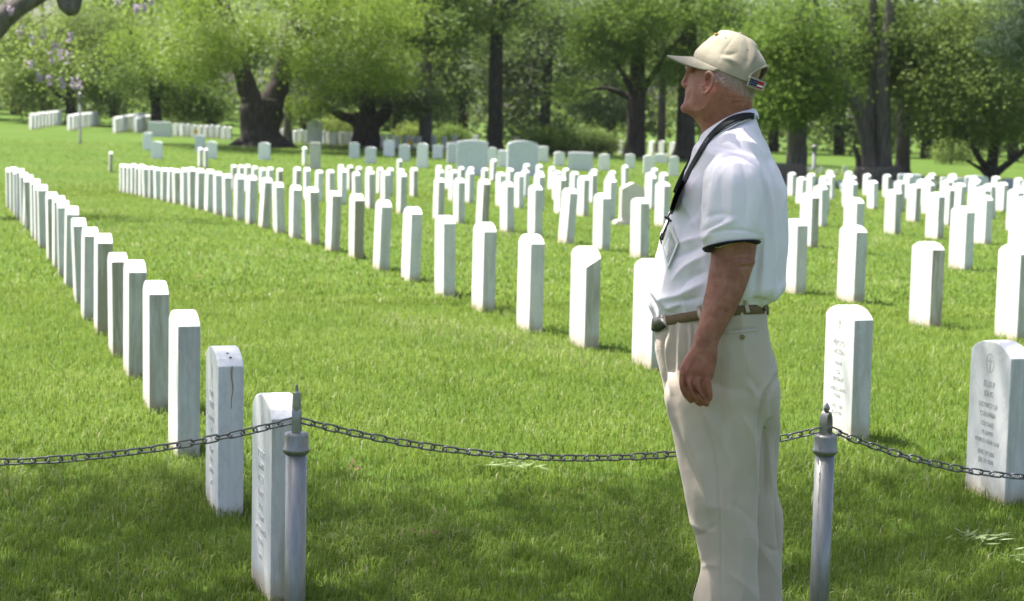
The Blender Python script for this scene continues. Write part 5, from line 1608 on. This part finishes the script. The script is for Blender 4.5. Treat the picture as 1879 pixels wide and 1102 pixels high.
# back pocket welt, flap line and button
ribbon([(1330, 610.5, 5), (1362, 607, 5.5), (1393, 604, 6)], [B_tr], M['trouser'], tr_o, 'pocket_welt', .0015, 4, .0014)
bm = bmesh.new()
bmesh.ops.create_cone(bm, cap_ends=True, segments=16, radius1=.0072, radius2=.0064, depth=.0035)
c = on([B_tr], 1362.5, 618.5, .003)
for v_ in bm.verts: v_.co = Vector((v_.co.x, -v_.co.z, v_.co.y)) + c
bmobj('button', bm, M['button'], tr_o)

# --- cap
A_, B_ = np.array([1275., 107.]), np.array([1402., 158.])
ab = (B_ - A_) / np.linalg.norm(B_ - A_); up_ = np.array([ab[1], -ab[0]])
def sh(p): d = np.array(p) - A_; return d @ ab, d @ up_
fr_ = sorted([sh(p)[::-1] for p in ((1273, 108), (1273.5, 101), (1276, 94), (1286.6, 83), (1304.6, 67), (1318, 59), (1330, 56))])
bk_ = sorted([sh(p)[::-1] for p in ((1402, 158), (1407, 142), (1408.5, 126), (1404.5, 113), (1396, 98), (1384.6, 81.5), (1373, 67.6), (1362, 59.5), (1350, 56.5))])
HT = 73.5
def cap_pt(t, h, grow=0.0):
    s0 = np.interp(h, [a for a, b in fr_], [b for a, b in fr_]); s1 = np.interp(h, [a for a, b in bk_], [b for a, b in bk_])
    if h > 60:
        f = math.sqrt(max(0, 1 - ((h - 60) / (HT - 60)) ** 2))
        sm = (s0 + s1) / 2
        a0, a1 = np.interp(60, [a for a, b in fr_], [b for a, b in fr_]), np.interp(60, [a for a, b in bk_], [b for a, b in bk_])
        mid = (a0 + a1) / 2
        s0, s1 = mid + (a0 - mid) * f, mid + (a1 - mid) * f
    b = .088 * math.sqrt(max(0, 1 - (max(0, h) / HT) ** 2.3))
    sm, s_h = (s0 + s1) / 2, (s1 - s0) / 2
    # six panels: slight bulge between the seams
    bul = .0022 * abs(math.sin(3 * (t + .2))) ** .6 * min(1, max(0, (HT - h) / 30)) * min(1, max(0, h + 6) / 25)
    c, s = math.cos(t), math.sin(t)
    k = 1 + (bul + grow) / .09
    p2 = A_ + ab * (sm + s_h * k * c) + up_ * (h - 3.0 * max(0, -s) * max(0, 1 - h / 40))
    return P(p2[0], p2[1], Y0 + b * k * s - .050 * c * min(1, s_h / 60)) - PO
HS = [-1] + [1 + 2 * i for i in range(20)] + [43, 47, 51, 56, 60, 63.5, 66.5, 69, 71, 72.4, 73.2]
NS = 144
V, Fc = [], []
for h in HS:
    for k in range(NS): V.append(cap_pt(2 * math.pi * k / NS, h))
top_i = len(V); V.append(cap_pt(0, HT))
def opening(k, i):
    t = 2 * math.pi * (k + .5) / NS
    if t > math.pi: t -= 2 * math.pi
    t += .22
    return abs(t) < .80 and (HS[i] + HS[i + 1]) / 2 < 36 * math.sqrt(max(0, 1 - (t / .80) ** 2))
for i in range(len(HS) - 1):
    for k in range(NS):
        if opening(k, i): continue
        a, b = i * NS + k, i * NS + (k + 1) % NS
        Fc.append((a, b, b + NS, a + NS))
o_ = (len(HS) - 1) * NS
for k in range(NS): Fc.append((o_ + k, o_ + (k + 1) % NS, top_i))
cap_o = meshobj('cap', V, Fc, M['cap'], person, True)
me = cap_o.data
co, no = get_co(me)
folds(me, [([(1325, 105), (1342, 110), (1352, 116)], 4, .004), ([(1322, 98), (1336, 100), (1352, 96)], 4, -.004), ([(1376, 70), (1384, 95), (1378, 120)], 4, .004), ([(1368, 64), (1374, 90), (1370, 118)], 5, -.003), ([(1318, 112), (1330, 90), (1352, 62)], 1.6, -.0022)], .0010, 21)
md = cap_o.modifiers.new('thickness', 'SOLIDIFY'); md.thickness = .0025; md.offset = -1
# strap and flag patch
def cap_strip(t0, t1, h0, h1, nt, nh, grow, mat, parent, name):
    V = [cap_pt(t0 + (t1 - t0) * i / nt, h0 + (h1 - h0) * j / nh, grow) for j in range(nh + 1) for i in range(nt + 1)]
    Fc = [(j * (nt + 1) + i, j * (nt + 1) + i + 1, (j + 1) * (nt + 1) + i + 1, (j + 1) * (nt + 1) + i) for j in range(nh) for i in range(nt)]
    o = meshobj(name, V, Fc, mat, parent, True)
    md = o.modifiers.new('thickness', 'SOLIDIFY'); md.thickness = .002; md.offset = 0
    return o
cap_strip(-1.0, 1.0, -7, 8, 24, 2, .002, M['cap'], cap_o, 'strap')
fl = cap_strip(-1.02, -.36, -8.5, 10, 12, 6, .0048, M['white_cloth'], cap_o, 'flag_patch')
for mm in ('navy', 'red', 'cap'): fl.data.materials.append(M[mm])
mi = []
for j in range(6):
    for i in range(12):
        if j in (0, 5) or i in (0, 11): mi.append(3)
        elif i < 6: mi.append(1)
        else: mi.append(2 if j % 2 == 1 or j == 4 else 0)
fl.data.polygons.foreach_set('material_index', mi); fl.data.update()
# stars on the patch
bm = bmesh.new()
for i in range(4):
    for j in range(3):
        t = -1.02 + .66 * (1.6 + i * 1.15) / 12; h = -8.5 + 18.5 * (1.5 + j * 1.2) / 6
        c = cap_pt(t, h, .0068)
        vs_ = [bm.verts.new(c + Vector((dx * .0009, 0, dz * .0009))) for dx, dz in ((-1, 0), (0, -1), (1, 0), (0, 1))]
        bm.faces.new(vs_)
bmobj('stars', bm, M['white_cloth'], cap_o)
# rolled edge of the back opening
pts_ = []
for i in range(41):
    t = -.80 + 1.6 * i / 40
    pts_.append(cap_pt(t - .22, max(-1, 36 * math.sqrt(max(0, 1 - (t / .80) ** 2))), .001))
v, f = tube_geo(pts_, [.0028] * len(pts_), 8)
meshobj('opening_edge', v, f, M['cap'], cap_o, True)
# button and eyelets
bm = bmesh.new(); bmesh.ops.create_uvsphere(bm, u_segments=14, v_segments=8, radius=.007)
c = cap_pt(0, HT)
for v_ in bm.verts: v_.co = Vector((v_.co.x, v_.co.y, v_.co.z * .5)) + c
bmobj('cap_button', bm, M['cap'], cap_o, True)
B_cap = bvh_of(cap_o)
for (x, y) in ((1332, 70), (1371.5, 91)):
    c = on([B_cap], x, y, .0008)
    v, f = [], []
    for i in range(12):
        a = 2 * math.pi * i / 12
        v += [c + Vector((math.cos(a) * .0028, 0, math.sin(a) * .0028)), c + Vector((math.cos(a) * .0013, -.0006, math.sin(a) * .0013))]
    f = [(2 * i, (2 * i + 2) % 24, (2 * i + 3) % 24, 2 * i + 1) for i in range(12)]
    meshobj('eyelet', v, f, M['belt'], cap_o)
# orange emblem just over the crest of the crown
v, f = ball(1315, 61.6, .012, .008, .010, .0022); meshobj('emblem', v, f, newmat('orange_thread', .8, (.45, .22, .04))[0], cap_o, True)
# brim
HY = rad(30)
Fv = Vector((-math.cos(HY), math.sin(HY), 0))
zA = (P(1275, 105, Y0 + .05) - PO).z
V = []
NP, NR = 40, 8
for i in range(NP + 1):
    ph = -1.30 + 2.6 * i / NP
    inner = cap_pt(math.pi + ph, 1.0)
    ext = .082 * max(.02, math.cos(ph / 1.30 * math.pi / 2)) ** .55
    for j in range(NR + 1):
        s = j / NR
        q = inner + Fv * ext * s
        drop = .046 * abs(math.sin(ph)) ** 2.0
        q.z = inner.z * (1 - s) ** 1.5 + (zA + .004 - drop - .006 * s + .006 * s * s) * (1 - (1 - s) ** 1.5)
        V.append(q)
Fc = [(i * (NR + 1) + j, (i + 1) * (NR + 1) + j, (i + 1) * (NR + 1) + j + 1, i * (NR + 1) + j + 1) for i in range(NP) for j in range(NR)]
brim = meshobj('brim', V, Fc, M['cap'], cap_o, True)
md = brim.modifiers.new('thickness', 'SOLIDIFY'); md.thickness = .004; md.offset = 0

# --- shoes
for nm_, (px, dy) in enumerate(((1331, -.105), (1376, .10))):
    c = P(px, 1210, Y0 + dy) - PO
    fw = Vector((-math.cos(rad(18)), math.sin(rad(18)), 0)); sd_ = Vector((fw.y, -fw.x, 0))
    V, Fc = [], []
    prof = [(-.085, .030, .075), (-.07, .036, .085), (-.02, .038, .095), (.04, .040, .085), (.10, .046, .062), (.16, .047, .048), (.195, .036, .036), (.21, .015, .022)]
    for (s, w, h) in prof:
        for k in range(14):
            a = 2 * math.pi * k / 14
            V.append(Vector((c.x, c.y, 0)) + fw * s + sd_ * (w * math.cos(a)) + Vector((0, 0, max(.0, h * .5 + h * .5 * math.sin(a)))))
    for i in range(len(prof) - 1):
        for k in range(14):
            a, b = i * 14 + k, i * 14 + (k + 1) % 14
            Fc.append((a, b, b + 14, a + 14))
    Fc.append(tuple(range(13, -1, -1))); Fc.append(tuple(range((len(prof) - 1) * 14, len(prof) * 14)))
    meshobj('shoe', V, Fc, M['sole'], person, True)

# --- lanyard with badge: hangs on the person, a thing of its own
lan = empty('lanyard', PO)
tag(lan, 'black lettered lanyard with clear badge holder hanging on the white shirt', 'lanyard')
ALL = [B_shirt, B_col]
path = [(1384, 213, 11), (1374, 212, 12), (1358, 214, 12.5), (1340, 220, 12), (1322, 232, 11), (1305, 248, 10), (1291, 267, 9), (1279, 287, 8.5), (1267, 308, 8), (1257, 328, 8), (1247, 347, 8), (1240, 362, 8.5), (1234, 380, 7.5), (1231, 392, 5)]
strap = ribbon(path, ALL, M['black'], lan, 'strap', .0065, 10, .0012)
v, f = [], []
q = smooth_path([(1290, 256, 6), (1279, 272, 8), (1268, 292, 8), (1256, 314, 8), (1245, 336, 8), (1238, 354, 8)], 24)
for (x, y, w) in q:
    for s in (-.5, .5): v.append(P(x + s * w * .85, y + s * w * .5, Y0 + .03) - PO)
f = [(2 * i, 2 * i + 1, 2 * i + 3, 2 * i + 2) for i in range(len(q) - 1)]
o = meshobj('strap', v, f, M['black'], lan, True); md = o.modifiers.new('thickness', 'SOLIDIFY'); md.thickness = .0012
# pale lettering along the strap
for (tx, x0, y0_, x1, y1_, size) in (('VIETNAM WAR', 1276, 286, 1304, 247, .0080),):
    a, b = on([bvh_of(strap)], x0, y0_, .003), on([bvh_of(strap)], x1, y1_, .003)
    o = text_mesh(tx, size, M['letter'], .0002, lan, 'lettering')
    X_ = (b - a).normalized(); view = (EYE - (a + PO)).normalized()
    Y_ = view.cross(X_).normalized(); Z_ = X_.cross(Y_)
    mm = Matrix((X_, Y_, Z_)).transposed().to_4x4(); mm.translation = (a + b) / 2 + view * .001
    o.matrix_local = mm
# clips
for pts in ([(1230, 390), (1226, 398), (1229, 404)], [(1221, 398), (1226, 402), (1231, 405)], [(1228, 404), (1222, 418), (1216, 430)], [(1215, 428), (1212, 436), (1214, 448)], [(1218, 428), (1215, 440)]):
    c = [on(ALL, x, y, .007, Y0 - .03) for x, y in pts]
    v, f = tube_geo(c, [.0032] * len(c), 8); meshobj('clip', v, f, M['black_leather'], lan, True)
# badge holder
cor = [(1232, 411), (1245.5, 446), (1225.5, 494), (1213.5, 452)]
cw = [on(ALL, x, y, .010, Y0 - .04) for x, y in cor]
cen = sum(cw, Vector()) / 4
def quad_at(scale, lift, sx=0, sy=0):
    e1_, e2_ = (cw[1] - cw[0]), (cw[3] - cw[0])
    nrm = e1_.cross(e2_).normalized()
    if nrm.dot(EYE - PO - cen) < 0: nrm = -nrm
    return [cen + (p - cen) * scale + nrm * lift + e1_ * sx + e2_ * sy for p in cw]
def slab_q(q, th, name, mat):
    nrm = (q[1] - q[0]).cross(q[3] - q[0]).normalized() * th
    V = q + [p - nrm for p in q]
    return meshobj(name, V, [(0, 1, 2, 3), (7, 6, 5, 4), (0, 4, 5, 1), (1, 5, 6, 2), (2, 6, 7, 3), (3, 7, 4, 0)], mat, lan)
slab_q(quad_at(1.0, 0), .0025, 'badge', M['plastic'])
slab_q(quad_at(.70, .0035, .02, .02), .0004, 'badge_card', M['badge_print'])
slab_q(quad_at(.46, .0045, -.02, .06), .0004, 'badge_photo', M['white_cloth'])

# ------------------------------------------------------------------ haze
hm = bpy.data.materials.new('haze')
hm.use_nodes = True
ht = hm.node_tree
ht.nodes.remove(ht.nodes['Principled BSDF'])
pv = ht.nodes.new('ShaderNodeVolumePrincipled')
pv.inputs['Color'].default_value = (.95, .97, 1, 1)
pv.inputs['Density'].default_value = .00009
ht.links.new(pv.outputs[0], ht.nodes['Material Output'].inputs['Volume'])
bm = bmesh.new()
bmesh.ops.create_cube(bm, size=1, matrix=Matrix.Translation((0, 200, 5)) @ Matrix.Diagonal((640, 480, 30, 1)))
hz = bmobj('haze', bm, hm)
tag(hz, 'thin pale air between the rows and the trees', 'haze', kind='stuff')
